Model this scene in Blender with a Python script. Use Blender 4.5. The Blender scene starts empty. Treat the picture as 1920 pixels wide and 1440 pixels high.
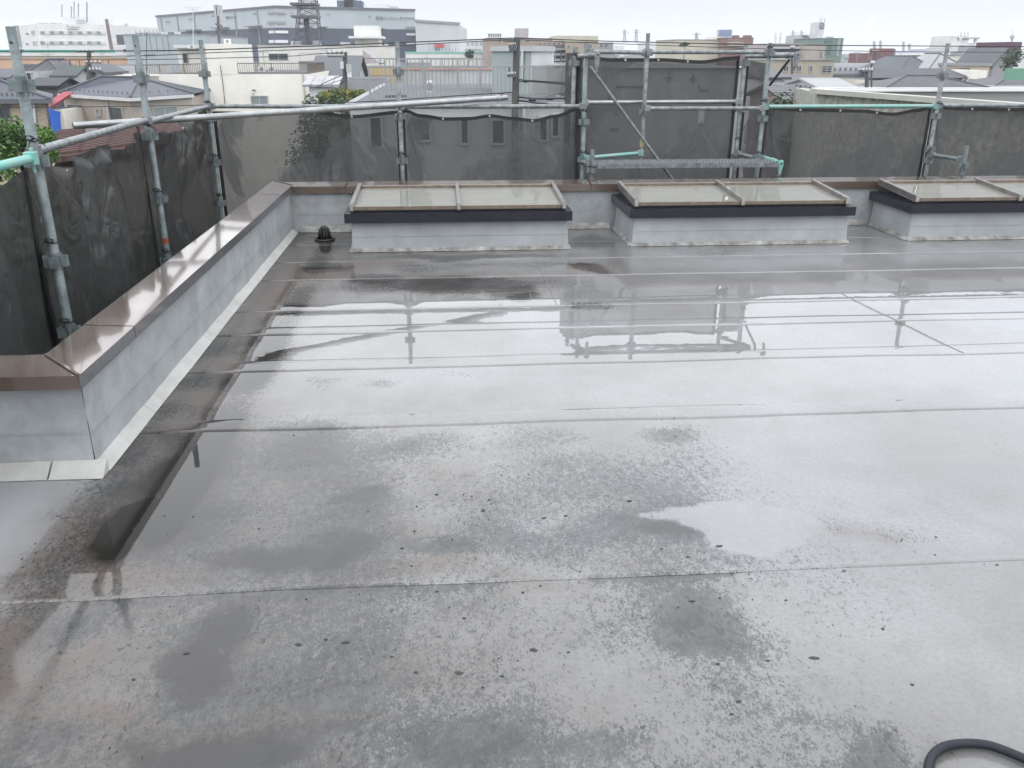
import bpy, math, random
import numpy as np
from mathutils import Vector, Matrix, noise
S = bpy.context.scene
COL = S.collection
R = math.radians
rnd = random.Random(7)

# ------------------------------------------------------------------ camera, sky, sun, exposure
F, YAW, PITCH, ROLL, EYE = 1600.0, 0.0779, 0.37027, 0.0019, 1.6
_f = Vector((math.sin(YAW)*math.cos(PITCH), math.cos(YAW)*math.cos(PITCH), -math.sin(PITCH)))
_r = Vector((math.cos(YAW), -math.sin(YAW), 0)); _u = _r.cross(_f)
_r2 = _r*math.cos(ROLL)+_u*math.sin(ROLL); _u2 = -_r*math.sin(ROLL)+_u*math.cos(ROLL)
C0 = Vector((0, 0, EYE))
cam = bpy.data.objects.new('camera', bpy.data.cameras.new('camera')); COL.objects.link(cam)
cam.data.sensor_width = 36; cam.data.lens = F/1920*36; cam.data.clip_start = .05; cam.data.clip_end = 9000
cam.matrix_world = Matrix(((_r2.x, _u2.x, -_f.x, 0), (_r2.y, _u2.y, -_f.y, 0), (_r2.z, _u2.z, -_f.z, EYE), (0, 0, 0, 1)))
S.camera = cam
w = bpy.data.worlds.new("World"); S.world = w; w.use_nodes = True
nt = w.node_tree; N = nt.nodes; L = nt.links; N.clear()
out = N.new('ShaderNodeOutputWorld'); bg = N.new('ShaderNodeBackground'); L.new(bg.outputs[0], out.inputs[0])
sky = N.new('ShaderNodeTexSky'); sky.sky_type = 'NISHITA'; sky.sun_disc = False
sky.sun_elevation = R(55); sky.sun_rotation = R(200)
tc = N.new('ShaderNodeTexCoord'); sp = N.new('ShaderNodeSeparateXYZ'); L.new(tc.outputs['Generated'], sp.inputs[0])
mr = N.new('ShaderNodeFloatCurve'); cv = mr.mapping.curves[0]; cv.points[0].location = (0, .262); cv.points[1].location = (1, .98)
for q_ in ((.07, .315), (.28, .80), (.6, .92)): cv.points.new(*q_)
mr.mapping.update(); L.new(sp.outputs['Z'], mr.inputs['Value'])
m30 = N.new('ShaderNodeMath'); m30.operation = 'MULTIPLY'; m30.inputs[1].default_value = 30; L.new(mr.outputs[0], m30.inputs[0])
mp = N.new('ShaderNodeMapping'); mp.inputs['Scale'].default_value = (1, 1, 3.0); L.new(tc.outputs['Generated'], mp.inputs[0])
cn = N.new('ShaderNodeTexNoise'); cn.inputs['Scale'].default_value = 2.2; cn.inputs['Detail'].default_value = 4; L.new(mp.outputs[0], cn.inputs['Vector'])
cr = N.new('ShaderNodeValToRGB'); cr.color_ramp.elements[0].position = .3; cr.color_ramp.elements[1].position = .7
cr.color_ramp.elements[0].color = (.86, .90, .98, 1); cr.color_ramp.elements[1].color = (1, 1, 1, 1); L.new(cn.outputs['Fac'], cr.inputs[0])
vm = N.new('ShaderNodeVectorMath'); vm.operation = 'SCALE'; L.new(cr.outputs[0], vm.inputs[0]); L.new(m30.outputs[0], vm.inputs['Scale'])
mx = N.new('ShaderNodeMix'); mx.data_type = 'RGBA'; mx.inputs['Factor'].default_value = .93
L.new(sky.outputs[0], mx.inputs['A']); L.new(vm.outputs[0], mx.inputs['B']); L.new(mx.outputs['Result'], bg.inputs[0])
bg.inputs['Strength'].default_value = .1
sun = bpy.data.objects.new('sun', bpy.data.lights.new('sun', 'SUN')); COL.objects.link(sun)
sun.data.energy = .5; sun.data.angle = R(40); sun.data.color = (1, .97, .93); sun.rotation_euler = (R(35), 0, R(200-180))
S.view_settings.view_transform = 'Standard'; S.view_settings.look = 'None'; S.view_settings.gamma = 1
S.view_settings.use_curve_mapping = False; S.view_settings.exposure = -0.12
S.render.engine = 'CYCLES'
S.cycles.max_bounces = 8; S.cycles.transparent_max_bounces = 12; S.cycles.volume_bounces = 1

# ------------------------------------------------------------------ helpers
def ray(x, y): return _r2*((x-960)/F) - _u2*((y-720)/F) + _f
def at(x, y, Y=None, X=None, Z=None):
    d = ray(x, y)
    t = (Y/d.y) if Y is not None else (X/d.x) if X is not None else ((Z-EYE)/d.z)
    return C0 + d*t
def on_wall(x, y, P, Q):          # point of the vertical plane through P, Q (plan points)
    d = ray(x, y); n = Vector((Q[1]-P[1], P[0]-Q[0], 0)); t = n.dot(Vector((P[0], P[1], 0))-Vector((0, 0, 0)))/n.dot(Vector((d.x, d.y, 0)))
    return C0 + d*t

class MB:
    def __init__(s): s.v = []; s.f = []
    def quad(s, a, b, c, d):
        n = len(s.v); s.v += [tuple(a), tuple(b), tuple(c), tuple(d)]; s.f.append((n, n+1, n+2, n+3)); return s
    def tri(s, a, b, c):
        n = len(s.v); s.v += [tuple(a), tuple(b), tuple(c)]; s.f.append((n, n+1, n+2)); return s
    def hexa(s, p):               # 8 points: bottom 4 (ccw), top 4
        n = len(s.v); s.v += [tuple(q) for q in p]
        s.f += [(n+3, n+2, n+1, n), (n+4, n+5, n+6, n+7)] + [(n+i, n+(i+1) % 4, n+4+(i+1) % 4, n+4+i) for i in range(4)]; return s
    def box(s, a, b):
        x0, x1 = sorted((a[0], b[0])); y0, y1 = sorted((a[1], b[1])); z0, z1 = sorted((a[2], b[2]))
        return s.hexa([(x0, y0, z0), (x1, y0, z0), (x1, y1, z0), (x0, y1, z0), (x0, y0, z1), (x1, y0, z1), (x1, y1, z1), (x0, y1, z1)])
    def prism(s, pts, z0, z1):
        n = len(s.v); k = len(pts); s.v += [(p[0], p[1], z0) for p in pts] + [(p[0], p[1], z1) for p in pts]
        s.f += [tuple(range(n+k-1, n-1, -1)), tuple(range(n+k, n+2*k))] + [(n+i, n+(i+1) % k, n+k+(i+1) % k, n+k+i) for i in range(k)]; return s
    def bar(s, a, b, w, h, up=(0, 0, 1)):   # rectangular bar a to b
        a = Vector(a); b = Vector(b); d = (b-a).normalized(); sd = d.cross(Vector(up))
        if sd.length < 1e-4: sd = d.cross(Vector((1, 0, 0)))
        sd.normalize(); u = sd.cross(d)
        q = lambda p, i, j: p+sd*(w/2*i)+u*(h/2*j)
        return s.hexa([q(a, -1, -1), q(a, 1, -1), q(b, 1, -1), q(b, -1, -1), q(a, -1, 1), q(a, 1, 1), q(b, 1, 1), q(b, -1, 1)])
    def tube(s, pts, r, n=10, cap=True):
        pts = [Vector(p) for p in pts]; rr = r if isinstance(r, (list, tuple)) else [r]*len(pts)
        base = len(s.v); prev = None
        for i, p in enumerate(pts):
            d = (pts[min(i+1, len(pts)-1)]-pts[max(i-1, 0)]).normalized()
            sd = prev if prev is not None else d.cross(Vector((0, 0, 1)) if abs(d.z) < .9 else Vector((1, 0, 0)))
            sd = (sd-d*sd.dot(d)).normalized(); prev = sd; u = d.cross(sd)
            for k in range(n):
                a = 2*math.pi*k/n; s.v.append(tuple(p+(sd*math.cos(a)+u*math.sin(a))*rr[i]))
        for i in range(len(pts)-1):
            for k in range(n):
                a = base+i*n+k; b = base+i*n+(k+1) % n; s.f.append((a, b, b+n, a+n))
        if cap: s.f += [tuple(base+k for k in range(n-1, -1, -1)), tuple(base+(len(pts)-1)*n+k for k in range(n))]
        return s
    def ball(s, c, r, n=8, m=5, sc=(1, 1, 1)):
        b = len(s.v)
        for j in range(m+1):
            t = math.pi*j/m
            for k in range(n):
                a = 2*math.pi*k/n; s.v.append((c[0]+r*sc[0]*math.sin(t)*math.cos(a), c[1]+r*sc[1]*math.sin(t)*math.sin(a), c[2]+r*sc[2]*math.cos(t)))
        for j in range(m):
            for k in range(n): s.f.append((b+j*n+k, b+(j+1)*n+k, b+(j+1)*n+(k+1) % n, b+j*n+(k+1) % n))
        return s
def build(name, mb, mat, parent=None, smooth=False, bevel=0, **pr):
    off = Vector((0, 0, 0)); q = parent
    while q is not None: off += q.location; q = q.parent
    me = bpy.data.meshes.new(name); me.from_pydata([(v[0]-off.x, v[1]-off.y, v[2]-off.z) for v in mb.v], [], mb.f); me.update()
    if mat: me.materials.append(mat)
    if smooth:
        me.polygons.foreach_set('use_smooth', [True]*len(me.polygons))
        if smooth == 'auto':
            import bmesh
            bm = bmesh.new(); bm.from_mesh(me)
            for e in bm.edges:
                if len(e.link_faces) == 2 and e.calc_face_angle(0) > .7: e.smooth = False
            bm.to_mesh(me); bm.free()
    o = bpy.data.objects.new(name, me); COL.objects.link(o); o.parent = parent
    if bevel:
        m = o.modifiers.new('edge', 'BEVEL'); m.width = bevel; m.segments = 2; m.limit_method = 'ANGLE'
    for k, v in pr.items(): o[k] = v
    return o
def thing(name, label, cat, loc=(0, 0, 0), group=None):
    o = bpy.data.objects.new(name, None); COL.objects.link(o); o.location = loc; o.empty_display_size = .1
    o['label'] = label; o['category'] = cat
    if group: o['group'] = group
    return o
def single(name, mb, mat, label, cat, group=None, loc=None, **k):
    loc = Vector(loc) if loc else Vector(mb.v[0])
    me = MB(); me.f = mb.f; me.v = [tuple(Vector(v)-loc) for v in mb.v]
    o = build(name, me, mat, None, **k); o.location = loc; o['label'] = label; o['category'] = cat
    if group: o['group'] = group
    return o
def text(body, size, p, xdir, mat, parent, name='lettering', sx=1.0, ext=.02):
    cu = bpy.data.curves.new(name, 'FONT'); cu.body = body; cu.size = size; cu.extrude = ext; cu.materials.append(mat)
    cu.align_x = 'LEFT'
    o = bpy.data.objects.new(name, cu); COL.objects.link(o)
    x = Vector(xdir).normalized(); z = Vector((0, 0, 1)); nrm = x.cross(z)
    off = Vector((0, 0, 0)); q = parent
    while q is not None: off += q.location; q = q.parent
    m = Matrix.Translation(Vector(p)-off) @ Matrix(((x.x, 0, nrm.x, 0), (x.y, 0, nrm.y, 0), (0, 1, 0, 0), (0, 0, 0, 1))) @ Matrix.Diagonal((sx, 1, 1, 1))
    o.parent = parent; o.matrix_local = m
    return o

# ------------------------------------------------------------------ materials
def newmat(name):
    m = bpy.data.materials.new(name); m.use_nodes = True; t = m.node_tree; return m, t.nodes, t.links, t.nodes['Principled BSDF']
def M(name, c, rough=.6, var=.12, scale=4.0, metal=0.0, bump=0.0, bscale=30, coat=0.0, spec=.5, c2=None, streak=False):
    m, n, l, b = newmat(name)
    tcn = n.new('ShaderNodeTexCoord'); mpn = n.new('ShaderNodeMapping'); l.new(tcn.outputs['Object'], mpn.inputs[0])
    if streak: mpn.inputs['Scale'].default_value = (1, 1, .12)
    t = n.new('ShaderNodeTexNoise'); t.inputs['Scale'].default_value = scale; t.inputs['Detail'].default_value = 6; t.inputs['Roughness'].default_value = .65
    l.new(mpn.outputs[0], t.inputs['Vector'])
    r = n.new('ShaderNodeValToRGB'); r.color_ramp.elements[0].position = .3; r.color_ramp.elements[1].position = .72
    lo = c2 if c2 else tuple(x*(1-var*2) for x in c)
    r.color_ramp.elements[0].color = (*lo, 1); r.color_ramp.elements[1].color = (*(min(1, x*(1+var*.5)) for x in c), 1)
    l.new(t.outputs['Fac'], r.inputs[0]); l.new(r.outputs[0], b.inputs['Base Color'])
    b.inputs['Roughness'].default_value = rough; b.inputs['Metallic'].default_value = metal; b.inputs['Specular IOR Level'].default_value = spec
    if coat: b.inputs['Coat Weight'].default_value = coat; b.inputs['Coat Roughness'].default_value = .05; b.inputs['Coat IOR'].default_value = 1.45
    if bump:
        t2 = n.new('ShaderNodeTexNoise'); t2.inputs['Scale'].default_value = bscale; t2.inputs['Detail'].default_value = 3; l.new(tcn.outputs['Object'], t2.inputs['Vector'])
        bp = n.new('ShaderNodeBump'); bp.inputs['Strength'].default_value = bump; bp.inputs['Distance'].default_value = .01; l.new(t2.outputs['Fac'], bp.inputs['Height']); l.new(bp.outputs[0], b.inputs['Normal'])
    return m
galv = M('galvanised steel', (.27, .29, .295), .45, .22, 18, metal=.35, bump=.3, bscale=60, c2=(.10, .11, .115))
galvnew = M('brushed galvanised pipe', (.40, .41, .41), .28, .12, 6, metal=.65, c2=(.24, .255, .255))
galvblue = M('blue grey galvanised steel', (.225, .265, .27), .45, .18, 14, metal=.3, bump=.3, bscale=60, c2=(.11, .135, .14))
mint = M('mint green painted steel', (.10, .42, .35), .45, .1, 10, c2=(.30, .35, .34))
mintpipe = M('worn mint paint on galvanised pipe', (.28, .31, .31), .4, .1, 5, metal=.3, c2=(.10, .36, .30))
darkiron = M('dark wet iron', (.03, .03, .032), .35, .2, 12)
rope = M('black tie cord', (.012, .012, .014), .7, .1)
rubber = M('black rubber hose', (.014, .016, .022), .5, .1, 20, bump=.1, bscale=200, spec=.3)
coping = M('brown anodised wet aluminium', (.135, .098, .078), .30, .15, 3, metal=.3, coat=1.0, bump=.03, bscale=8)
copingtop = M('wet brown top with painted sky sheen', (.25, .195, .165), .14, .2, 2.5, metal=.6, coat=1.0, bump=.02, bscale=5, c2=(.13, .085, .062))  # same aluminium as the fascia, base lightened to imitate the reflected sky
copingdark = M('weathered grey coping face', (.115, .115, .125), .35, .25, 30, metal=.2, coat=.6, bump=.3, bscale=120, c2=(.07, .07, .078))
paint = M('pale grey coated parapet', (.38, .40, .41), .5, .10, 5, bump=.5, bscale=7, c2=(.25, .265, .27), spec=.4)
paintcurb = M('pale grey coated curb', (.37, .39, .405), .5, .08, 3.0, bump=.5, bscale=7, c2=(.27, .285, .29))
cantm = M('white sealed fillet', (.42, .425, .41), .6, .14, 5, bump=.5, bscale=14, c2=(.30, .295, .28))
cantdirty = M('grimy white sealed fillet', (.36, .36, .345), .6, .3, 9, bump=1.0, bscale=30, c2=(.08, .075, .065))
skirt = M('dark navy wet flashing', (.016, .017, .026), .32, .3, 6, coat=.15, c2=(.009, .009, .013), spec=.35)
skframe = M('bronze skylight frame', (.20, .16, .125), .42, .2, 14, metal=.2, coat=.5, c2=(.12, .09, .065))
skrail = M('rail cap paled for reflected sky', (.21, .20, .19), .36, .25, 12, metal=.2, coat=.6, c2=(.11, .098, .088))  # the rails' bright sky reflection is put into this paler base colour
endcap = M('pale rail end cap', (.36, .36, .32), .6, .2, 30)
skglass, n, l, b = newmat('frosted cream skylight glass under water')
t = n.new('ShaderNodeTexNoise'); t.inputs['Scale'].default_value = 5; t.inputs['Detail'].default_value = 5
r = n.new('ShaderNodeValToRGB'); r.color_ramp.elements[0].color = (.13, .13, .108, 1); r.color_ramp.elements[1].color = (.215, .217, .185, 1)
l.new(t.outputs['Fac'], r.inputs[0]); l.new(r.outputs[0], b.inputs['Base Color']); b.inputs['Roughness'].default_value = .5
b.inputs['Coat Weight'].default_value = 1; b.inputs['Coat Roughness'].default_value = .015; b.inputs['Coat IOR'].default_value = 1.5

mgrey2 = M('grey lap sealant', (.26, .26, .26), .4, .3, 8)
# wet roof membrane: dirt maps are point attributes of the sheets (stains that stay where they are)
memb, n, l, b = newmat('wet grey roof membrane')
geo = n.new('ShaderNodeNewGeometry')
def attr(nm):
    a = n.new('ShaderNodeAttribute'); a.attribute_name = nm; return a.outputs['Fac']
def noi(scale, detail=4, rough=.6, vec=None, dist=0):
    t = n.new('ShaderNodeTexNoise'); t.inputs['Scale'].default_value = scale; t.inputs['Detail'].default_value = detail
    t.inputs['Roughness'].default_value = rough; t.inputs['Distortion'].default_value = dist; l.new(vec or geo.outputs['Position'], t.inputs['Vector']); return t.outputs['Fac']
def mth(op, a, b2=None, c=None, clamp=False):
    m_ = n.new('ShaderNodeMath'); m_.operation = op; m_.use_clamp = clamp
    for i, q in enumerate((a, b2, c)):
        if q is None: continue
        if isinstance(q, (int, float)): m_.inputs[i].default_value = q
        else: l.new(q, m_.inputs[i])
    return m_.outputs[0]
def mixc(fac, A, B):
    m_ = n.new('ShaderNodeMix'); m_.data_type = 'RGBA'
    if isinstance(fac, (int, float)): m_.inputs['Factor'].default_value = fac
    else: l.new(fac, m_.inputs['Factor'])
    for k, q in (('A', A), ('B', B)):
        if isinstance(q, tuple): m_.inputs[k].default_value = (*q, 1)
        else: l.new(q, m_.inputs[k])
    return m_.outputs['Result']
def smooth(v, a, b2):
    m_ = n.new('ShaderNodeMapRange'); m_.interpolation_type = 'SMOOTHSTEP'; m_.inputs['From Min'].default_value = a; m_.inputs['From Max'].default_value = b2
    l.new(v, m_.inputs['Value']); return m_.outputs[0]
mpn = n.new('ShaderNodeMapping'); mpn.inputs['Scale'].default_value = (1.0, .62, 1); mpn.inputs['Rotation'].default_value = (0, 0, R(-14)); l.new(geo.outputs['Position'], mpn.inputs[0])
pv = mpn.outputs[0]
fine = noi(150, 6, .70, pv, .5); mid = noi(42, 7, .74, pv, .4); big = noi(1.1, 4, .55)
fil = smooth(mth('ADD', attr('film'), mth('MULTIPLY', mth('SUBTRACT', noi(11, 4), .5), .05)), -.015, .03)
speck = mth('ADD', mth('MULTIPLY', fine, .55), mth('MULTIPLY', mid, .45))
D_ = mth('MULTIPLY', attr('dirt'), mth('SUBTRACT', 1.0, mth('MULTIPLY', fil, .75)))
thr = mth('SUBTRACT', .665, mth('MULTIPLY', D_, .40))
dfac = smooth(mth('SUBTRACT', speck, thr), -.025, .06)
soft = mth('MULTIPLY', smooth(mth('ADD', D_, mth('ADD', mth('MULTIPLY', mth('SUBTRACT', mid, .5), 1.3), mth('MULTIPLY', mth('SUBTRACT', noi(7, 6, .72), .5), 2.4))), .45, 1.2), .85)            # thick algae film where the growth is densest
vary = mth('ADD', .30, mth('MULTIPLY', noi(4, 5, .7), .95))
dfac2 = mth('MAXIMUM', mth('MULTIPLY', dfac, vary), soft, clamp=True)
base = mixc(smooth(big, .35, .65), (.152, .150, .147), (.208, .211, .214))
base = mixc(mth('MULTIPLY', smooth(mth('ADD', attr('grime'), mth('MULTIPLY', mth('SUBTRACT', noi(3.5, 6, .65), .5), 1.1)), .1, 1.0), .85), base, (.062, .054, .046))
base = mixc(mth('MULTIPLY', smooth(noi(55, 5, .7), .35, .7), .35), base, (.088, .088, .087))
base = mixc(mth('MULTIPLY', fil, mth('ADD', -.05, mth('MULTIPLY', noi(7, 6, .7, pv, 1.2), .85), clamp=True)), base, (.235, .242, .25))
base = mixc(attr('pale'), base, (.25, .255, .26))
bn = smooth(mth('ADD', attr('brown'), mth('MULTIPLY', mth('SUBTRACT', noi(5, 6, .6), .5), .9)), .05, .8)
base = mixc(mth('MULTIPLY', bn, .7), base, (.088, .058, .043))
blk = attr('black')
dfac2 = mth('MAXIMUM', dfac2, mth('MULTIPLY', blk, smooth(mth('ADD', speck, mth('MULTIPLY', D_, .30)), .56, .66)), clamp=True)
spot = mth('MULTIPLY', smooth(mth('ADD', mth('ADD', mth('MULTIPLY', noi(62, 5, .6, pv, .2), .7), mth('MULTIPLY', noi(6, 3), .3)), mth('MULTIPLY', D_, .10)), .635, .665), .85)
dfac2 = mth('MAXIMUM', dfac2, mth('MULTIPLY', spot, smooth(D_, .12, .3)))
dark = mixc(blk, mixc(smooth(mth('MAXIMUM', mth('MULTIPLY', spot, 2.0), mth('ADD', D_, mth('ADD', mth('MULTIPLY', mth('SUBTRACT', mid, .5), 1.6), mth('MULTIPLY', mth('SUBTRACT', fine, .5), 1.2)))), .5, .95), (.042, .046, .048), (.010, .011, .013)), (.006, .005, .003))
col = mixc(dfac2, base, dark)
l.new(col, b.inputs['Base Color'])
b.inputs['Roughness'].default_value = .5
rr_ = mth('ADD', .38, mth('MULTIPLY', dfac2, .25)); l.new(rr_, b.inputs['Roughness'])
b.inputs['Coat Weight'].default_value = 1.0; b.inputs['Coat IOR'].default_value = 1.48; b.inputs['Specular IOR Level'].default_value = .1
wet = attr('wet')
cr_ = mth('ADD', .012, mth('MULTIPLY', mth('SUBTRACT', 1.0, wet), mth('ADD', .10, mth('MULTIPLY', noi(9, 4), .16)))); l.new(cr_, b.inputs['Coat Roughness'])
bp = n.new('ShaderNodeBump'); bp.inputs['Distance'].default_value = .004
hgt = mth('ADD', mth('MULTIPLY', noi(120, 3), .25), mth('MULTIPLY', mid, .5)); l.new(hgt, bp.inputs['Height']); l.new(mth('MULTIPLY', mth('SUBTRACT', 1.0, wet), .35), bp.inputs['Strength'])
l.new(bp.outputs[0], b.inputs['Normal'])
bp2 = n.new('ShaderNodeBump'); bp2.inputs['Distance'].default_value = .002
hg2 = mth('ADD', mth('MULTIPLY', noi(6, 2), .9), mth('MULTIPLY', noi(28, 2), mth('MULTIPLY', mth('SUBTRACT', 1.05, wet), .35))); l.new(hg2, bp2.inputs['Height']); bp2.inputs['Strength'].default_value = .10
l.new(bp2.outputs[0], b.inputs['Coat Normal'])

def netmat(name, see, veil, cc):
    m, n, l, b = newmat(name); o = n['Material Output']
    tcn = n.new('ShaderNodeTexCoord')
    t = n.new('ShaderNodeTexNoise'); t.inputs['Scale'].default_value = 1.3; t.inputs['Detail'].default_value = 5; t.inputs['Distortion'].default_value = .5
    l.new(tcn.outputs['Object'], t.inputs['Vector'])
    r = n.new('ShaderNodeValToRGB'); e = r.color_ramp.elements; e[0].position = .50; e[1].position = .53; e[0].color = (see, see, see, 1); e[1].color = (veil, veil, veil, 1)
    l.new(t.outputs['Fac'], r.inputs[0])
    mpn = n.new('ShaderNodeMapping'); mpn.inputs['Scale'].default_value = (1, 1, .05); l.new(tcn.outputs['Object'], mpn.inputs[0])
    t2 = n.new('ShaderNodeTexNoise'); t2.inputs['Scale'].default_value = 90; t2.inputs['Detail'].default_value = 2; l.new(mpn.outputs[0], t2.inputs['Vector'])
    r2 = n.new('ShaderNodeValToRGB'); r2.color_ramp.elements[0].color = (*(q*.7 for q in cc), 1); r2.color_ramp.elements[1].color = (*(q*1.3 for q in cc), 1); l.new(t2.outputs['Fac'], r2.inputs[0])
    mpb = n.new('ShaderNodeMapping'); mpb.inputs['Rotation'].default_value = (0, R(35), 0); mpb.inputs['Scale'].default_value = (1.2, 1, .45); l.new(tcn.outputs['Object'], mpb.inputs[0])
    tb = n.new('ShaderNodeTexNoise'); tb.inputs['Scale'].default_value = 5; tb.inputs['Detail'].default_value = 4; tb.inputs['Distortion'].default_value = 1.2; l.new(mpb.outputs[0], tb.inputs['Vector'])
    bb = n.new('ShaderNodeBump'); bb.inputs['Strength'].default_value = .9; bb.inputs['Distance'].default_value = .06; l.new(tb.outputs['Fac'], bb.inputs['Height']); l.new(bb.outputs[0], b.inputs['Normal'])
    l.new(r2.outputs[0], b.inputs['Base Color']); b.inputs['Roughness'].default_value = .45; b.inputs['Specular IOR Level'].default_value = .45
    mcol = n.new('ShaderNodeMix'); mcol.data_type = 'RGBA'; mcol.blend_type = 'MULTIPLY'; mcol.inputs['Factor'].default_value = 1
    rv = n.new('ShaderNodeValToRGB'); rv.color_ramp.elements[0].position = .50; rv.color_ramp.elements[1].position = .525; rv.color_ramp.elements[0].color = (.72, .70, .68, 1); rv.color_ramp.elements[1].color = (1.35, 1.35, 1.38, 1)
    l.new(t.outputs['Fac'], rv.inputs[0]); l.new(r2.outputs[0], mcol.inputs['A']); l.new(rv.outputs[0], mcol.inputs['B']); l.new(mcol.outputs['Result'], b.inputs['Base Color'])
    tr = n.new('ShaderNodeBsdfTransparent'); tl = n.new('ShaderNodeBsdfTranslucent'); tl.inputs[0].default_value = (*(q*1.6 for q in cc), 1)
    ms0 = n.new('ShaderNodeMixShader'); ms0.inputs[0].default_value = .35; l.new(b.outputs[0], ms0.inputs[1]); l.new(tl.outputs[0], ms0.inputs[2])
    ms = n.new('ShaderNodeMixShader'); l.new(r.outputs[0], ms.inputs[0]); l.new(ms0.outputs[0], ms.inputs[1]); l.new(tr.outputs[0], ms.inputs[2]); l.new(ms.outputs[0], o.inputs[0])
    return m
netback = netmat('wet grey scaffold mesh', .22, .07, (.056, .057, .058))
netleft = netmat('wet dark folded scaffold mesh', .08, .04, (.030, .031, .031))
netleft.node_tree.nodes['Principled BSDF'].inputs['Roughness'].default_value = .30; netleft.node_tree.nodes['Principled BSDF'].inputs['Specular IOR Level'].default_value = .8
hem = M('black mesh hem', (.018, .018, .02), .5, .1)
eyelet = M('steel eyelet', (.75, .75, .75), .4, .05, metal=.3)
# city materials
W = lambda nm, c, **k: M(nm, c, k.pop('rough', .75), k.pop('var', .08), k.pop('scale', .6), **k)
cream = W('cream render', (.80, .78, .71)); white = W('white cladding', (.72, .72, .70)); offw = W('off white panel', (.62, .63, .64))
lgrey = W('light grey wall', (.45, .47, .48)); mgrey = W('mid grey wall', (.28, .29, .30)); dgrey = W('dark grey wall', (.12, .125, .135))
navy = W('slate blue cladding', (.058, .075, .115)); tan = W('tan tile', (.33, .27, .22)); redbrick = W('red brown brick', (.22, .12, .10)); beige = W('beige tile', (.42, .37, .30))
greeng = W('grey green penthouse wall', (.33, .38, .37)); palewall = W('pale panel wall', (.60, .62, .63)); ochre = W('ochre wall', (.48, .36, .18))
greenb = W('green facade', (.17, .24, .22)); redb = W('dark red wall', (.17, .075, .08)); taupe = W('taupe siding', (.40, .36, .31), scale=1.5); blue = W('blue tarp', (.01, .12, .60), rough=.5)
pinkw = W('pinkish concrete', (.42, .38, .38)); yellowish = W('pale yellow wall', (.50, .47, .37)); steel = W('grey metal sheet', (.38, .41, .43), rough=.4)
glassd = W('dark window glass', (.045, .055, .065), rough=.15, spec=.8, scale=.2); glassg = W('grey green window glass', (.22, .26, .26), rough=.2, spec=.8)
alu = W('aluminium frame', (.42, .42, .41), rough=.5); browna = W('brown aluminium railing', (.17, .14, .12), rough=.5); greya = W('grey aluminium railing', (.30, .31, .31), rough=.45)
wood = M('dark concrete pole', (.10, .10, .10), .8, .2, 3, bump=.2); cable = M('black cable', (.012, .012, .014), .6, .05)
redpaint = W('red lettering', (.65, .03, .04)); bluepaint = W('blue lettering', (.03, .10, .40)); inkdark = W('dark lettering', (.06, .06, .07)); board = W('white sign board', (.75, .75, .75))
def roofmat(nm, c, per, bump=.6, c2=None, rough=.45, direction='Z'):
    m = M(nm, c, rough, .15, 1.5, c2=c2, spec=.2); n = m.node_tree.nodes; l = m.node_tree.links; b = n['Principled BSDF']
    tcn = n.new('ShaderNodeTexCoord'); wv = n.new('ShaderNodeTexWave'); wv.bands_direction = direction; wv.wave_profile = 'SAW'; wv.inputs['Scale'].default_value = per
    l.new(tcn.outputs['Object'], wv.inputs['Vector']); bp = n.new('ShaderNodeBump'); bp.inputs['Strength'].default_value = bump; bp.inputs['Distance'].default_value = .05
    l.new(wv.outputs['Fac'], bp.inputs['Height']); l.new(bp.outputs[0], b.inputs['Normal'])
    src = b.inputs['Base Color'].links[0].from_socket; mm = n.new('ShaderNodeMix'); mm.data_type = 'RGBA'; mm.blend_type = 'MULTIPLY'
    rp = n.new('ShaderNodeValToRGB'); rp.color_ramp.elements[0].color = (.45, .45, .45, 1); rp.color_ramp.elements[1].position = .22
    l.new(wv.outputs['Fac'], rp.inputs[0]); mm.inputs['Factor'].default_value = 1; l.new(src, mm.inputs['A']); l.new(rp.outputs[0], mm.inputs['B']); l.new(mm.outputs['Result'], b.inputs['Base Color'])
    return m
slate = roofmat('blue grey slate roof', (.075, .086, .112), 6.0, rough=.5); slate2 = roofmat('dark grey slate roof', (.05, .053, .066), 4.0, rough=.5)
brownroof = roofmat('brown ribbed metal roof', (.125, .075, .07), .9, direction='Y'); lilac = roofmat('pale lilac wet metal roof', (.13, .13, .14), 3.0, rough=.6)
ribroof = roofmat('ribbed lilac grey roof', (.095, .094, .108), 4.2, rough=.5); redtile = roofmat('red tiled roof', (.35, .03, .06), 3.0)
greyroof = W('grey sheet roof', (.13, .14, .152), rough=.8, spec=.15); silver = W('silver curved roof', (.17, .178, .195), rough=.6, spec=.25); whiteroof = W('white wet roof', (.33, .34, .35), rough=.7, spec=.2)
farroofs = [greyroof, slate2, W('brown roof', (.13, .09, .08)), silver, W('teal roof', (.10, .14, .15)), whiteroof]
farwalls = [white, lgrey, mgrey, beige, pinkw, taupe]

# brick-tile wall
bricky, n, l, b = newmat('beige brick tile')
tcn = n.new('ShaderNodeTexCoord'); mpn = n.new('ShaderNodeMapping'); mpn.inputs['Rotation'].default_value = (R(90), 0, 0); l.new(tcn.outputs['Object'], mpn.inputs[0])
bt = n.new('ShaderNodeTexBrick'); bt.inputs['Scale'].default_value = 3.2; bt.inputs['Color1'].default_value = (.46, .38, .29, 1); bt.inputs['Color2'].default_value = (.36, .29, .22, 1); bt.inputs['Mortar'].default_value = (.30, .26, .22, 1)
l.new(mpn.outputs[0], bt.inputs['Vector']); l.new(bt.outputs[0], b.inputs['Base Color']); b.inputs['Roughness'].default_value = .8
stonew = M('rough cast stone wall', (.42, .42, .37), .8, .3, 7, bump=1, bscale=9, c2=(.17, .17, .15))

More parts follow.
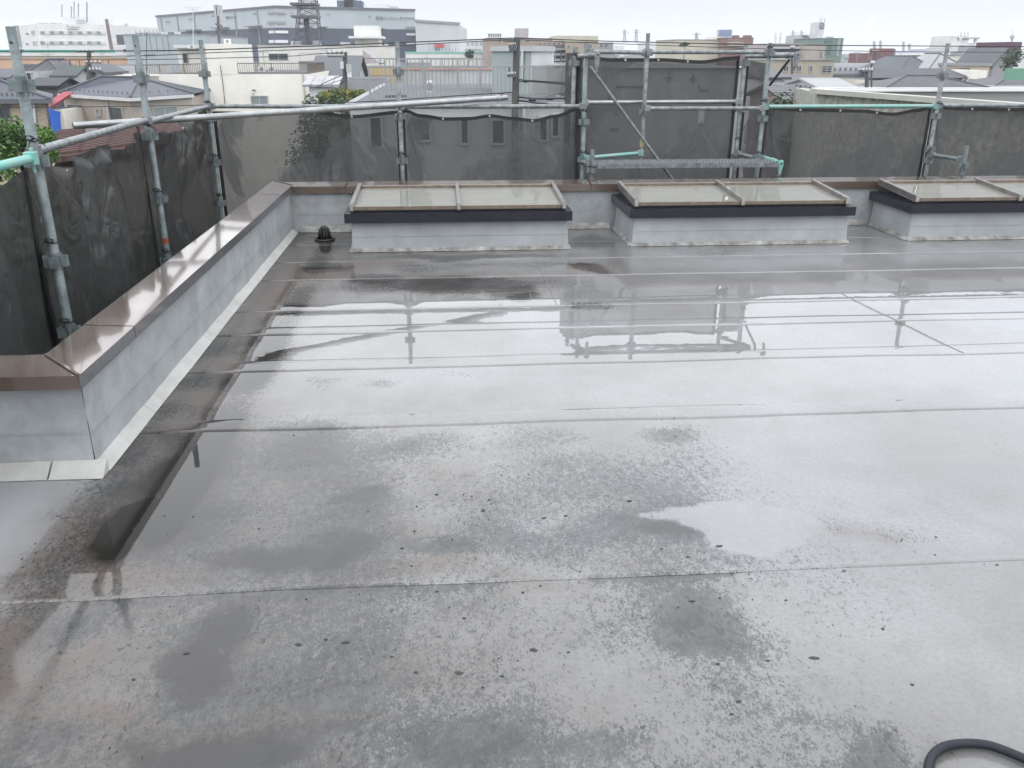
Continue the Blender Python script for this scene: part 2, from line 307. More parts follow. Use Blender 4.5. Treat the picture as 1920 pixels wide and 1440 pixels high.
# ------------------------------------------------------------------ ground, haze
GZ = -9.5
g = MB(); K = 24
asph = M('wet asphalt and lots', (.10, .105, .10), .5, .3, .05, c2=(.05, .06, .05))
def P(x, y): return (x, y, GZ)
g.quad(P(-2600, -300), P(2600, -300), P(2600, 3200), P(-2600, 3200))
build('ground', g, asph, kind='structure')
hz = MB().box((-2550, -250, GZ-1.0), (2550, 3150, 75))
hm = bpy.data.materials.new('city haze'); hm.use_nodes = True; hn = hm.node_tree.nodes; hl = hm.node_tree.links
hn.remove(hn['Principled BSDF']); pvn = hn.new('ShaderNodeVolumePrincipled'); pvn.inputs['Color'].default_value = (.93, .96, 1, 1); pvn.inputs['Density'].default_value = .00045
pvn.inputs['Anisotropy'].default_value = .2
hl.new(pvn.outputs[0], hn['Material Output'].inputs['Volume'])
build('haze', hz, hm, kind='stuff')

# ------------------------------------------------------------------ roof floor
BLOBS = [  # stain measured on the roof: image x, y, half width, half height, strength, black
 (235,1010,62,55,1.25,1),(265,960,40,40,.9,1),(215,1030,55,22,1.2,1),(310,880,55,62,.85,.9),(205,1005,75,45,.55,.8),(345,768,55,18,.6,.6),(375,722,65,14,.8,.7),(425,655,55,26,.7,.6),(330,830,50,20,.6,.7),(420,640,30,30,.4,.5),(470,600,30,25,.4,.4),
 (530,850,120,50,.9,0),(650,930,75,22,1.0,0),(560,1035,165,34,1.35,0),(480,1030,60,25,.8,0),(840,1030,80,28,1.2,0),(400,1210,75,70,1.2,0),(420,1400,160,45,1.25,0),(300,900,120,40,.6,0),(380,960,110,40,.7,0),(700,960,200,40,.6,0),(150,1190,150,60,.65,0),(120,1400,120,40,.6,0),(620,1360,100,30,.6,0),(270,1030,60,30,.7,0),
 (1060,1005,320,52,.55,0),(820,850,170,38,.5,0),(1000,830,140,36,.45,0),(1220,1000,100,36,.75,0),(950,1150,380,60,.45,0),(1100,1210,210,90,.52,0),(1340,1170,120,75,.68,0),
 (1170,1370,140,55,.62,0),(950,1350,220,70,.55,0),(1620,1390,85,60,.62,0),(1700,985,130,30,.6,0),(1580,985,60,30,.5,0),(1250,825,90,30,.42,0),(1780,1100,60,22,.5,0),(620,712,55,13,.5,0),(730,716,50,14,.5,0),(880,706,70,12,.35,0),
 (200,1200,260,70,.5,0),(250,1290,260,50,.48,0),(650,1000,260,50,.5,0),(700,1180,160,60,.45,0),(620,1290,120,50,.45,0),(1500,1330,120,16,.55,0),(1080,880,120,24,.4,0),(450,900,100,50,.55,0),(380,1000,90,50,.5,0),
 (850,535,200,16,.85,.6),(980,548,60,12,.95,.8),(690,525,50,12,.8,.7),(620,503,42,8,.8,.6),(1095,503,32,9,.9,.6),(1100,540,80,14,.5,.3),(1120,575,60,12,.5,.3),(900,500,250,8,.45,.4),(770,505,60,10,.6,.4),(860,484,220,6,.7,.7),(1400,470,200,8,.4,.4),
 (630,452,60,16,.6,.6),(1110,455,60,14,.6,.5),(570,440,30,16,.7,.8),(1300,1090,300,10,.4,0),(700,1125,600,8,.45,0),(1650,1460,60,40,.5,0),(820,1440,160,30,.5,0),(1480,1240,60,40,.4,0),(560,1120,100,14,.5,0)]
BROWN = [(150,1010,90,60,.9),(180,1100,240,26,.75),(330,940,60,60,.6),(300,1350,330,20,.85),(640,1330,120,16,.7),(700,1075,330,22,.6),(1000,1075,300,18,.35),(560,905,300,14,.45),(1600,990,140,30,.3),(700,500,150,14,.5),(1090,503,40,9,.8),(520,560,30,40,.4),(900,940,200,14,.4),(60,1230,90,120,.35),(1560,1230,160,80,.12),(880,520,300,20,.35)]
PALE = [(60, 1120, 70, 60, .45), (80, 950, 110, 90, .45), (1700, 1250, 200, 130, .12)]  # first patch paints the streak of mirrored sky into the membrane colour
FILM = [(1175, 965), (1230, 955), (1300, 946), (1350, 940), (1400, 940), (1450, 948), (1500, 960), (1530, 971), (1545, 984), (1546, 995), (1535, 1006), (1510, 1016), (1480, 1030), (1452, 1046), (1415, 1046), (1370, 1036), (1335, 1024), (1318, 1008), (1300, 993), (1260, 981), (1210, 973)]
def world_blob(x, y, rx, ry, *k):
    c = at(x, y, Z=0); ex = at(x+rx, y, Z=0); ey = at(x, min(y+ry, 1900), Z=0); ey2 = at(x, y-ry, Z=0)
    return (c.x, (ey.y+ey2.y)/2, abs(ex.x-c.x), abs(ey2.y-ey.y)/2, *k)
WB = [world_blob(*q) for q in BLOBS]; WBR = [world_blob(*q) for q in BROWN]; WP = [world_blob(*q) for q in PALE]
def vnoise(X, Y, sc, seed):
    rs = np.random.RandomState(seed); G = rs.rand(256, 256); x = (X*sc) % 255; y = (Y*sc) % 255; i = x.astype(int); j = y.astype(int); fx = x-i; fy = y-j
    fx = fx*fx*(3-2*fx); fy = fy*fy*(3-2*fy)
    return (G[i, j]*(1-fx)+G[i+1, j]*fx)*(1-fy)+(G[i, j+1]*(1-fx)+G[i+1, j+1]*fx)*fy
SEAMS = [.25, 1.20, 2.34, 3.66, 4.47, 5.10, 5.63, 6.36, 6.95, 7.62, 8.30]
floor_root = bpy.data.objects.new('roof_floor', None); COL.objects.link(floor_root); floor_root['kind'] = 'structure'
def wob(X, s, amp=.010): return amp*(vnoise(X+40, X*0+s, 1.7, 5)-.5)*2+amp*.4*(vnoise(X+40, X*0+s, 7, 6)-.5)
def sheet(name, y0, y1, x0, x1, zedge, k, far_under=.03, tape=False):
    st = .018 if k == 2 else .03; nx = int((x1-x0)/st)+1; ny = max(3, int((y1+far_under-y0)/st)+2)
    xs = np.linspace(x0, x1, nx); ts = np.concatenate([[0], np.linspace(0, 1, ny)])
    X, T = np.meshgrid(xs, ts, indexing='ij')
    ya = y0+wob(X, k)-.011*(X-1)*0; yb = y1+(0 if tape else far_under)+wob(X, k+1)
    Y = ya+(yb-ya)*T
    d = Y-ya
    if tape: Z = np.full_like(X, .0015)+.0022*np.clip(np.minimum(d, yb-Y)/.012, 0, 1)
    else:
        Z = .001+zedge*np.exp(-d/.05)
        Z += .0011*(vnoise(X+20, Y+9, 1.3, 3)-.5)*np.clip(d/.2, 0, 1)
        if k == 2: Z += .0009*np.clip((X+.7)/.5, 0, 1)*2*np.exp(-((Y-3.09-.05*np.sin(X*1.7))/.06)**2)*np.clip((vnoise(X+9, Y, .9, 8)-.25)*2, 0, 1)
        if k == 1: Z += .0025*np.exp(-((Y-1.80-.05*np.sin(X*2.1))/.05)**2)*np.clip((vnoise(X+9, Y, .9, 12)-.2)*2, 0, 1)
        Z = np.maximum(Z, .0006)
    Z[:, 0] = 0.0                                  # lip down to the sheet below
    n0, n1 = X.shape
    v = np.stack([X.ravel(), Y.ravel(), Z.ravel()], 1)
    a = np.arange(n0*n1).reshape(n0, n1); q = np.stack([a[:-1, :-1], a[1:, :-1], a[1:, 1:], a[:-1, 1:]], -1).reshape(-1, 4)
    me = bpy.data.meshes.new(name); me.vertices.add(len(v)); me.vertices.foreach_set('co', v.ravel()); me.loops.add(q.size); me.loops.foreach_set('vertex_index', q.ravel())
    me.polygons.add(len(q)); me.polygons.foreach_set('loop_start', np.arange(0, q.size, 4)); me.polygons.foreach_set('use_smooth', [True]*len(q)); me.update(calc_edges=True)
    XX, YY = X.ravel(), Y.ravel()
    jx = XX+.20*(vnoise(XX+30, YY+30, 3, 21)-.5)+.08*(vnoise(XX+30, YY+30, 10, 23)-.5); jy = YY+.20*(vnoise(XX+30, YY+30, 3, 22)-.5)+.08*(vnoise(XX+30, YY+30, 10, 24)-.5)
    dirt =   .08+.27*np.clip((3.7-YY)/.5, 0, 1)*np.clip((3.0-XX)/2.2, .12, 1); blk = np.zeros(XX.shape)
    for (cx, cy, rx, ry, s, bk) in WB:
        e = s*np.exp(-(((jx-cx)/rx)**2+((jy-cy)/ry)**2)**1.3*.8); dirt = np.maximum(dirt, e); blk = np.maximum(blk, bk*np.clip(e*1.6, 0, 1))
    dirt = dirt*(.55+.9*vnoise(XX+30, YY+30, 2.2, 31))
    dirt[XX > 2.6] *= .75
    dirt += .22*np.exp(-((YY-8.2)/.25)**2)+.25*np.exp(-((XX+1.38)/.06)**2)*(YY > 3.3)
    cols = vnoise(XX+30+.15*YY, YY*.45+20, 3.2, 61)
    nearz = np.clip((3.75-YY)/.4, 0, 1)
    dirt *= np.where(YY < 3.9, .25+1.35*cols, 1.0)
    strip = np.exp(-((XX+1.04+.04*(vnoise(XX*0+3, YY, 2.5, 71)-.5))/.11)**2)*np.clip((YY-2.45)/.3, 0, 1)*np.clip((8.1-YY)/.5, 0, 1)
    dirt += strip*(.05+1.0*vnoise(XX+30, YY+30, 3.0, 72)); blk = np.maximum(blk, np.clip(strip*1.5, 0, 1))
    if not tape: dirt += (.5 if k in (1, 2) else .2)*np.exp(-np.abs((y1-.008)-YY)/.016)*(vnoise(XX+7, YY*0+k, 2.6, 73) > .45)
    gr = .16+.80*np.clip((.9-XX)/2.2, 0, 1)*np.clip((4.2-YY)/1.2, 0, 1)+.9*np.exp(-np.clip(XX+1.2, 0, 9)/.28)*(YY > 2.4)+.45*np.clip((YY-6.6)/.8, 0, 1)*np.clip((2.5-XX)/2, .25, 1)+.35*np.clip((YY-5.7)/.5, 0, 1)*np.clip((1.0-XX)/1.0, 0, 1)
    gr *= np.where((XX < -1.45) & (YY < 3.3), .35, 1)
    clean = np.clip((XX+1.62)/.28, 0, 1)*1.0; clean = np.where(YY < 3.27, np.maximum(clean, np.clip((2.5-YY)/.3, 0, 1)), 1.0)
    dirt *= .12+.88*clean; gr *= .1+.9*clean
    dirt += np.where(YY < 3.8, 1, 0)*(.17*np.clip((.6-XX)/1.0, 0, 1)*(.1+1.3*vnoise(XX+30, YY+30, 2.0, 91))+.035)*clean*np.clip((3.2-XX)/2.5, 0, 1)
    fm = np.full(XX.shape, -1.0)
    if k == 2:
        pg_ = [(at(a_, c_, Z=0).x, at(a_, c_, Z=0).y) for a_, c_ in FILM]; ins = np.zeros(XX.shape, bool); dmin = np.full(XX.shape, 9.0); px_, py_ = XX+.012*(vnoise(XX+3, YY+3, 14, 81)-.5), YY+.012*(vnoise(XX+3, YY+3, 14, 82)-.5)
        for (ax_, ay_), (bx_, by_) in zip(pg_, pg_[1:]+pg_[:1]):
            cnd = ((ay_ > py_) != (by_ > py_)) & (px_ < (bx_-ax_)*(py_-ay_)/((by_-ay_)+1e-9)+ax_); ins ^= cnd
            t_ = np.clip(((px_-ax_)*(bx_-ax_)+(py_-ay_)*(by_-ay_))/((bx_-ax_)**2+(by_-ay_)**2), 0, 1); dmin = np.minimum(dmin, np.hypot(px_-ax_-t_*(bx_-ax_), py_-ay_-t_*(by_-ay_)))
        fm = np.where(ins, dmin, -dmin)
    br = .05+.34*np.clip((.7-XX)/2.0, 0, 1)*nearz
    for (cx, cy, rx, ry, s) in WBR: br = np.maximum(br, s*np.exp(-((jx-cx)/rx)**2-((jy-cy)/ry)**2))
    br += .35*np.exp(-np.clip(XX+1.1, 0, 9)/.15)*(YY > 3.2)
    pl = np.zeros(XX.shape)
    for (cx, cy, rx, ry, s) in WP: pl = np.maximum(pl, s*np.clip(1.5-1.4*np.sqrt(((jx-cx)/rx)**2+((jy-cy)/ry)**2), 0, 1))
    edge = np.exp(-((d.ravel()-.004)/.010)**2)*(.35+.65*(vnoise(XX+11, YY*0+k, 2.0, 44) > .35))
    pl = np.maximum(pl, edge*(.9 if k == 2 else .3 if not tape else .2)); br *= .2+.8*clean; pl = np.maximum(pl, (1-clean)*np.where(YY > 2.5, 1, .0)*.9)
    wt = np.clip(1.0-np.clip((2.5-YY)/.9, 0, 1)*.75, 0, 1); wt *= np.clip((XX+1.9)/.5+1.0*(YY > 3.2), .15, 1)
    wt = np.clip(wt+.25*(vnoise(XX+3, YY+3, 1.0, 55)-.5), 0.1, 1); wt[YY > 3.4] = 1.0
    wt = np.where(YY > 7.2, .75, wt)
    for nm, ar in (('dirt', dirt), ('black', blk), ('brown', br), ('pale', pl), ('wet', wt), ('grime', gr), ('film', fm)):
        me.attributes.new(nm, 'FLOAT', 'POINT').data.foreach_set('value', ar.astype(np.float32))
    me.materials.append(memb)
    o = bpy.data.objects.new(name, me); COL.objects.link(o); o.parent = floor_root
    return o
for k in range(len(SEAMS)-1):
    y0, y1 = SEAMS[k], SEAMS[k+1]
    xl = -4.2 if y1 < 3.2 else -1.47
    if k == 2:
        sheet('membrane_sheet', y0, y1, -1.47, 8.5, .0022, k)
        sheet('membrane_sheet', y0, 3.26, -4.2, -1.47, .0022, k, 0)
    else: sheet('membrane_sheet', y0, y1, xl, 8.5, .0022, k)
for (a, c) in ((3.60, 3.75), (4.38, 4.56), (5.02, 5.19), (5.52, 5.74)):
    sheet('seam_tape', a, c, -1.40, 8.4, 0, 20+int(a*10), tape=True)
slab = MB().box((-4.2, .2, -.35), (8.6, 3.25, -.004)); slab.box((-1.6, 3.25, -.35), (8.6, 8.5, -.004))
build('roof_slab', slab, mgrey, floor_root)
# cross joints running away from the eye
for (xa, ya, xb, yb) in ((2.80, 5.70, 2.93, 4.40), (.745, 6.9, .738, 5.55)):
    m = MB(); nseg = 14
    for i in range(nseg):
        t0, t1 = i/nseg, (i+1)/nseg
        a = Vector((xa+(xb-xa)*t0+rnd.uniform(-.003, .003), ya+(yb-ya)*t0, .0052)); c = Vector((xa+(xb-xa)*t1+rnd.uniform(-.003, .003), ya+(yb-ya)*t1, .0052))
        m.bar(a, c, .003, .003)
    build('cross_joint', m, mgrey2, floor_root)

# moss and grit clumps lying on the sheets
mo = MB(); mr_ = random.Random(12)
mspots = [at(x, y, Z=0) for x, y in ((980, 1112), (1297, 1128), (1020, 972), (1060, 968), (848, 1012), (905, 958), (818, 928), (1240, 1030), (1290, 1045), (1350, 1025), (1440, 1240), (1655, 1180), (1385, 1316), (1345, 1246), (1372, 1340), (1525, 1235), (780, 1262), (735, 1232), (905, 1290), (560, 1210), (610, 1200), (648, 1205), (860, 1262), (1710, 1285), (250, 1275), (350, 1225), (820, 1110), (690, 960), (1180, 940), (870, 1160), (1000, 1220))]
for _ in range(16):
    cc_ = (mr_.uniform(-1.2, 1.6), mr_.uniform(1.5, 3.6))
    for _k in range(mr_.randrange(3, 12)): mspots.append(Vector((mr_.gauss(cc_[0], .10), mr_.gauss(cc_[1], .07), 0)))
for _ in range(46): mspots.append(Vector((mr_.uniform(-1.4, 2.6), mr_.choice((2.325, 2.33, 1.19, 3.65))-abs(mr_.gauss(0, .02)), 0)))
for i, p_ in enumerate(mspots):
    r0 = mr_.uniform(.003, .0075) if i < 31 else mr_.choice((.0008, .001, .0014, .002, .0034)); k_ = 9; ph = mr_.random()*6; st_ = mr_.uniform(1, 1.9); b0 = len(mo.v); mo.v.append((p_.x, p_.y, .0045+r0*.25))
    for j in range(k_):
        a_ = 2*math.pi*j/k_; q_ = r0*(.55+.9*mr_.random()); mo.v.append((p_.x+q_*st_*math.cos(a_), p_.y+q_*math.sin(a_), .0022))
    for j in range(k_): mo.f.append((b0, b0+1+j, b0+1+(j+1) % k_))
build('moss_clumps', mo, M('black wet moss', (.035, .036, .035), .6, .2, 60, c2=(.018, .019, .016)), floor_root, kind='stuff')

# ------------------------------------------------------------------ parapet walls with coping
def lumpy_wall(m, p0, p1, thick, z0, z1, nrm, seed):
    pass
def parapet(label, inner, outer, z_in, z_out, lipz, n_joints, facemat, group):
    """inner/outer: plan points of the coping edges at both ends"""
    (a, c), (ao, co) = inner, outer
    root = thing('parapet_wall', label, 'parapet', (a[0], a[1], 0), group)
    return root
par = []
# left run
pl_ = thing('parapet_wall', 'long grey parapet with wet brown coping running away beside the dark folded nets', 'parapet', (-1.55, 3.25, 0), 'roof edge parapets')
pb_ = thing('parapet_wall', 'grey parapet with brown coping running behind the row of skylights', 'parapet', (-1.45, 8.4, 0), 'roof edge parapets')
pf_ = thing('parapet_wall', 'short return of grey parapet with brown coping ending at the picture edge under the pole', 'parapet', (-1.6, 3.35, 0), 'roof edge parapets')
def wall_grid(x0, y0, x1, y1, z1, thick_vec, seed):
    m = MB(); L_ = math.hypot(x1-x0, y1-y0); nu = max(8, int(L_/.07)); nv = 10; base = len(m.v)
    nx, ny = -thick_vec[0], -thick_vec[1]; q = math.hypot(nx, ny); nx /= q; ny /= q
    for i in range(nu+1):
        for j in range(nv+1):
            u, v_ = i/nu, j/nv; z = -.01+v_*(z1+.01)
            d = .006*(noise.noise(Vector((u*L_*1.5+seed, z*4, 1)))+.5*noise.noise(Vector((u*L_*5+seed, z*9, 4))))+(.0035 if z < z1*.5 else 0)
            m.v.append((x0+(x1-x0)*u+nx*d, y0+(y1-y0)*u+ny*d, z))
    for i in range(nu):
        for j in range(nv):
            a = i*(nv+1)+j; m.f.append((a, a+nv+1, a+nv+2, a+1))
    k = len(m.v)
    m.v += [(x0+thick_vec[0], y0+thick_vec[1], -.01), (x1+thick_vec[0], y1+thick_vec[1], -.01), (x1+thick_vec[0], y1+thick_vec[1], z1), (x0+thick_vec[0], y0+thick_vec[1], z1)]
    m.f.append((k, k+1, k+2, k+3)); m.f.append((nv, k+3, k+2, nu*(nv+1)+nv))
    return m
ZI, ZO, ZL = .442, .452, .385
build('wall', wall_grid(-1.45, 3.25, -1.45, 8.27, .43, (-.15, 0), 1), paint, pl_, smooth=True)
build('wall', wall_grid(-1.45, 8.27, 8.5, 8.27, .41, (0, .18), 2), paint, pb_, smooth=True)
build('wall', wall_grid(-4.2, 3.25, -1.45, 3.25, .43, (0, .15), 3), paint, pf_, smooth=True)
build('sheet_joint', MB().box((-1.4425, 3.26, .165), (-1.4415, 8.2, .168)), paint, pl_); build('sheet_joint', MB().box((-1.40, 8.2615, .165), (-.83, 8.2605, .168)), paint, pb_); build('sheet_joint', MB().box((-4.2, 3.2425, .175), (-1.47, 3.2412, .178)), paint, pf_)
outer_wall = MB().box((-1.62, 3.42, -9.4), (-1.605, 8.5, .38)); build('outer_face', outer_wall, lgrey, pl_)
build('outer_face', MB().box((-1.6, 8.47, -9.4), (8.6, 8.485, .36)), lgrey, pb_)
build('outer_face', MB().box((-4.2, 3.42, -9.4), (-1.63, 3.435, .38)), lgrey, pf_)
def coping_piece(parent, pin0, pin1, pout0, pout1, zi, zo, lip, facemat, facn):
    """folded sheet: top, inner fascia, outer fascia"""
    t = .004
    o = build('coping', MB().hexa([(*pin0, zi-t), (*pin1, zi-t), (*pout1, zo-t), (*pout0, zo-t), (*pin0, zi), (*pin1, zi), (*pout1, zo), (*pout0, zo)]), coping, parent)
    d = Vector((pout0[0]-pin0[0], pout0[1]-pin0[1], 0)).normalized()*.004
    e0 = Vector((*pin0, 0)); e1 = Vector((*pin1, 0))
    fz = lambda p, z: (p.x, p.y, z)
    build('coping_fascia', MB().hexa([fz(e0, lip), fz(e1, lip), fz(e1+d, lip), fz(e0+d, lip), fz(e0, zi-t-.0005), fz(e1, zi-t-.0005), fz(e1+d, zi-t-.0005), fz(e0+d, zi-t-.0005)]), facemat, o)
    g0 = Vector((*pout0, 0)); g1 = Vector((*pout1, 0))
    build('coping_fascia', MB().hexa([fz(g0, lip), fz(g1, lip), fz(g1-d, lip), fz(g0-d, lip), fz(g0, zo-t-.0005), fz(g1, zo-t-.0005), fz(g1-d, zo-t-.0005), fz(g0-d, zo-t-.0005)]), coping, o)
    return o
XI, XO = -1.420, -1.640
YF, YFO, YB, YBO = 3.185, 3.42, 8.24, 8.50
G_ = .004
jl = [YF, 3.82, 5.70, 7.66, YB]
for i in range(4):
    a, c = jl[i]+(G_ if i else 0), jl[i+1]-(G_ if i < 3 else 0)
    ao = YFO if i == 0 else a; co = YBO if i == 3 else c
    zz = .001*(i % 2)
    t = .004
    o = build('coping', MB().hexa([(XI, a, ZI-t), (XI, c, ZI-t), (XO, co, ZO-t), (XO, ao, ZO-t), (XI, a, ZI+zz), (XI, c, ZI+zz), (XO, co, ZO+zz), (XO, ao, ZO+zz)]), copingtop, pl_)
    build('coping_fascia', MB().box((XI-.004, a, ZL), (XI, c, ZI-t-.0006)), copingdark if i else copingdark, o)
    build('coping_fascia', MB().box((XO, ao, ZL), (XO+.004, co, ZO-t-.0006)), coping, o)
xb = [XI, -.93, -.40, 1.40, 3.25, 5.05, 6.9, 8.5]; ZBI, ZBO, ZBL = .428, .436, .362
for i in range(7):
    a, c = xb[i]+(G_ if i else G_), xb[i+1]-G_; ao = XO+.02 if i == 0 else a
    o = build('coping', MB().hexa([(a, YB, ZBI-.004), (c, YB, ZBI-.004), (c, YBO, ZBO-.004), (ao, YBO, ZBO-.004), (a, YB, ZBI), (c, YB, ZBI), (c, YBO, ZBO), (ao, YBO, ZBO)]), copingtop, pb_)
    build('coping_fascia', MB().box((a, YB, ZBL), (c, YB+.004, ZBI-.0046)), coping, o)
    build('coping_fascia', MB().box((ao, YBO-.004, ZBL), (c, YBO, ZBO-.0046)), coping, o)
for i, (a, c) in enumerate(((-4.2, -3.0), (-2.992, XI-.003))):
    co = XO-.003 if i else c
    o = build('coping', MB().hexa([(a, YF, ZI-.004), (c, YF, ZI-.004), (co, YFO, ZO-.004), (a, YFO, ZO-.004), (a, YF, ZI-.001), (c, YF, ZI-.001), (co, YFO, ZO-.001), (a, YFO, ZO-.001)]), copingtop, pf_)
    build('coping_fascia', MB().box((a, YF, ZL), (c, YF+.004, ZI-.0046)), coping, o)
# raised joint folds at the mitre
build('mitre_fold', MB().bar((XI-.004, YF+.004, ZI+.003), (XO+.004, YFO-.004, ZO+.003), .012, .006), coping, pl_)
build('mitre_fold', MB().bar((XI-.002, YB+.004, ZI+.003), (XO+.01, YBO-.004, ZO+.003), .012, .006), coping, pl_)
# cant strips (white sealed fillets)
def cant(p0, p1, nrm, w_, h_, parent, mat, seed):
    L_ = math.hypot(p1[0]-p0[0], p1[1]-p0[1]); n_ = max(4, int(L_/.05)); m = MB(); prof = [(0, h_), (.25*w_, .78*h_), (.55*w_, .42*h_), (.85*w_, .10*h_), (w_, 0)]
    k = len(prof)
    for i in range(n_+1):
        u = i/n_; x = p0[0]+(p1[0]-p0[0])*u; y = p0[1]+(p1[1]-p0[1])*u; s = L_*u
        g1 = 1+.08*noise.noise(Vector(((x+y)*1.1, 0, 0)))+.012*noise.noise(Vector(((x+y)*7, 3, 0)))
        for (d, z) in prof: m.v.append((x+nrm[0]*d*g1, y+nrm[1]*d*g1, .004+z*g1))
    for i in range(n_):
        for j in range(k-1): a = i*k+j; m.f.append((a, a+1, a+k+1, a+k))
    for i_ in (0, n_):
        bx_ = (p0[0]+(p1[0]-p0[0])*i_/n_, p0[1]+(p1[1]-p0[1])*i_/n_, .003); m.v.append(bx_); c_ = [i_*k+j for j in range(k)]+[len(m.v)-1]; m.f.append(tuple(c_ if i_ else c_[::-1]))
    return build('cant_strip', m, mat, parent, smooth='auto')
yj = [3.246, 3.85, 4.93, 6.35, 8.2]
for i in range(4): cant((-1.448, yj[i]+.002), (-1.448, yj[i+1]-.002), (1, 0), .052, .040, pl_, cantm, i*7)
for i, (a, c) in enumerate(((-1.38, -.87), (1.12, 1.60), (3.68, 4.15), (6.3, 8.4))): cant((a, 8.268), (c, 8.268), (0, -1), .06, .05, pb_, cantdirty, 40+i)
for i, (a, c) in enumerate(((-4.2, -2.3), (-2.29, -1.62), (-1.612, -1.400))): cant((a, 3.248), (c, 3.248), (0, -1), .075, .05, pf_, cantm, 60+i)

# ------------------------------------------------------------------ skylights
def skylight(x0, x1, y0, label, mid=.5, mir=False):
    root = thing('skylight', label, 'skylight', ((x0+x1)/2, y0, 0), 'roof skylights in a row along the parapet')
    y1 = 8.235
    m = MB(); nu = 30; nv = 6
    build('curb', MB().hexa([(x0, y0, 0), (x1, y0, 0), (x1, y1, 0), (x0, y1, 0), (x0+.015, y0+.015, .29), (x1-.015, y0+.015, .29), (x1-.015, y1, .29), (x0+.015, y1, .29)]), paintcurb, root, bevel=.008)
    ed = MB().box((x0+.008, y0+.003, .129), (x1-.008, y0+.02, .1325)); build('sheet_joint', ed, paintcurb, root)
    a, c = x0-.04, x1+.02
    sk = MB(); z0, z1 = .256, .334
    sk.box((a, y0-.05, z0), (c, y0-.044, z1)); sk.box((a, y0-.0435, z0), (a+.006, y1, z1)); sk.box((c-.006, y0-.0435, z0), (c, y1, z1))
    build('flashing', sk, skirt, root)
    build('flashing_top', MB().hexa([(a+.007, y0-.043, .322), (c-.007, y0-.043, .322), (c-.007, y1, .322), (a+.007, y1, .322), (a+.007, y0-.043, .3335), (c-.007, y0-.043, .3335), (c-.007, y1, .3335), (a+.007, y1, .3335)]), skirt, root)
    # sloped frame
    fx0, fx1 = x0+.005, x1-.03; yf, yb = y0+.0, 8.17; zf, zb = .352, .402
    zz = lambda y, d: zf+(zb-zf)*(y-yf)/(yb-yf)+d
    build('seat', MB().box((fx0+.01, yf+.03, .334), (fx1-.01, yb, .3515)), skirt, root)
    fr = MB()
    def slopedbox(m, xa, xb_, ya, yb_, d0, d1): return m.hexa([(xa, ya, zz(ya, d0)), (xb_, ya, zz(ya, d0)), (xb_, yb_, zz(yb_, d0)), (xa, yb_, zz(yb_, d0)), (xa, ya, zz(ya, d1)), (xb_, ya, zz(ya, d1)), (xb_, yb_, zz(yb_, d1)), (xa, yb_, zz(yb_, d1))])
    rw = .034; xm = fx0+(fx1-fx0)*mid
    rails = [fx0, xm-rw/2, fx1-rw]
    for i in range(2):
        xa, xb_ = rails[i]+rw+.001, rails[i+1]-.001
        build('front_frame', slopedbox(MB(), xa, xb_, yf+.012, yf+.035, 0, .032), skframe, root, bevel=.002)
        build('back_frame', slopedbox(MB(), xa, xb_, yb-.04, yb, 0, .045), skframe, root, bevel=.002)
        build('glass_pane', slopedbox(MB(), xa, xb_, yf+.036, yb-.041, .012, .022), skglass, root)
        build('water_bead', MB().tube([(xa, yf+.037, zz(yf, .022)), (xb_, yf+.037, zz(yf, .022))], .004, 6), darkiron, root)
    for i, xr in enumerate(rails):
        o = build('rail', slopedbox(MB(), xr, xr+rw, yf-.012, yb+.02, 0 if i != 1 else .002, .060), skrail, root, bevel=.003)
        e = MB(); yy = yf-.0135
        e.hexa([(xr+.003, yy, zz(yf, .004)), (xr+rw-.003, yy, zz(yf, .004)), (xr+rw-.003, yf-.0122, zz(yf, .004)), (xr+.003, yf-.0122, zz(yf, .004)), (xr+.001, yy, zz(yf, .056)), (xr+rw-.001, yy, zz(yf, .056)), (xr+rw-.001, yf-.0122, zz(yf, .056)), (xr+.001, yf-.0122, zz(yf, .056))])
        build('end_cap', e, endcap, o)
        build('gasket', slopedbox(MB(), xr-.002, xr+rw+.002, yf-.008, yb, -.006, -.0005), darkiron, o)
    for zq in (.018, .036): 
        build('groove', slopedbox(MB(), rails[0]-.0012, rails[0]-.0002, yf, yb, zq, zq+.006), skirt, root)
    cant((x0-.012, y0+.002), (x1+.012, y0+.002), (0, -1), .03, .028, root, cantdirty, x0*9)
    cant((x0+.002, y0-.01), (x0+.002, y1), (-1, 0), .03, .028, root, cantdirty, x0*5)
    cant((x1-.002, y1), (x1-.002, y0-.01), (1, 0), .03, .028, root, cantdirty, x0*3)
    return root
skylight(-.81, 1.065, 7.33, 'two pane skylight on a grey curb beside the roof drain, its dark skirt scratched')
skylight(1.64, 3.61, 7.40, 'two pane skylight standing below the tall scaffold net, between two other skylights')
skylight(4.22, 6.24, 7.47, 'skylight cut off by the picture edge, standing below the short clamped post')

# ------------------------------------------------------------------ roof drain
dr = thing('roof_drain', 'black cage strainer of the roof drain in the parapet corner', 'drain', (-1.105, 7.86, 0))
m = MB()
ringpts = [(-1.105+.085*math.cos(a), 7.86+.085*math.sin(a), .010) for a in [2*math.pi*i/20 for i in range(21)]]
build('base_ring', MB().tube(ringpts, .009, 6, False), darkiron, dr, smooth=True)
for i in range(6):
    a = math.pi*i/6; q = [(.055, .012), (.052, .06), (.042, .10), (.02, .125), (0, .13), (-.02, .125), (-.042, .10), (-.052, .06), (-.055, .012)]
    build('cage_bar', MB().tube([(-1.105+d*math.cos(a), 7.86+d*math.sin(a), z) for d, z in q], .0065, 6), darkiron, dr, smooth=True)

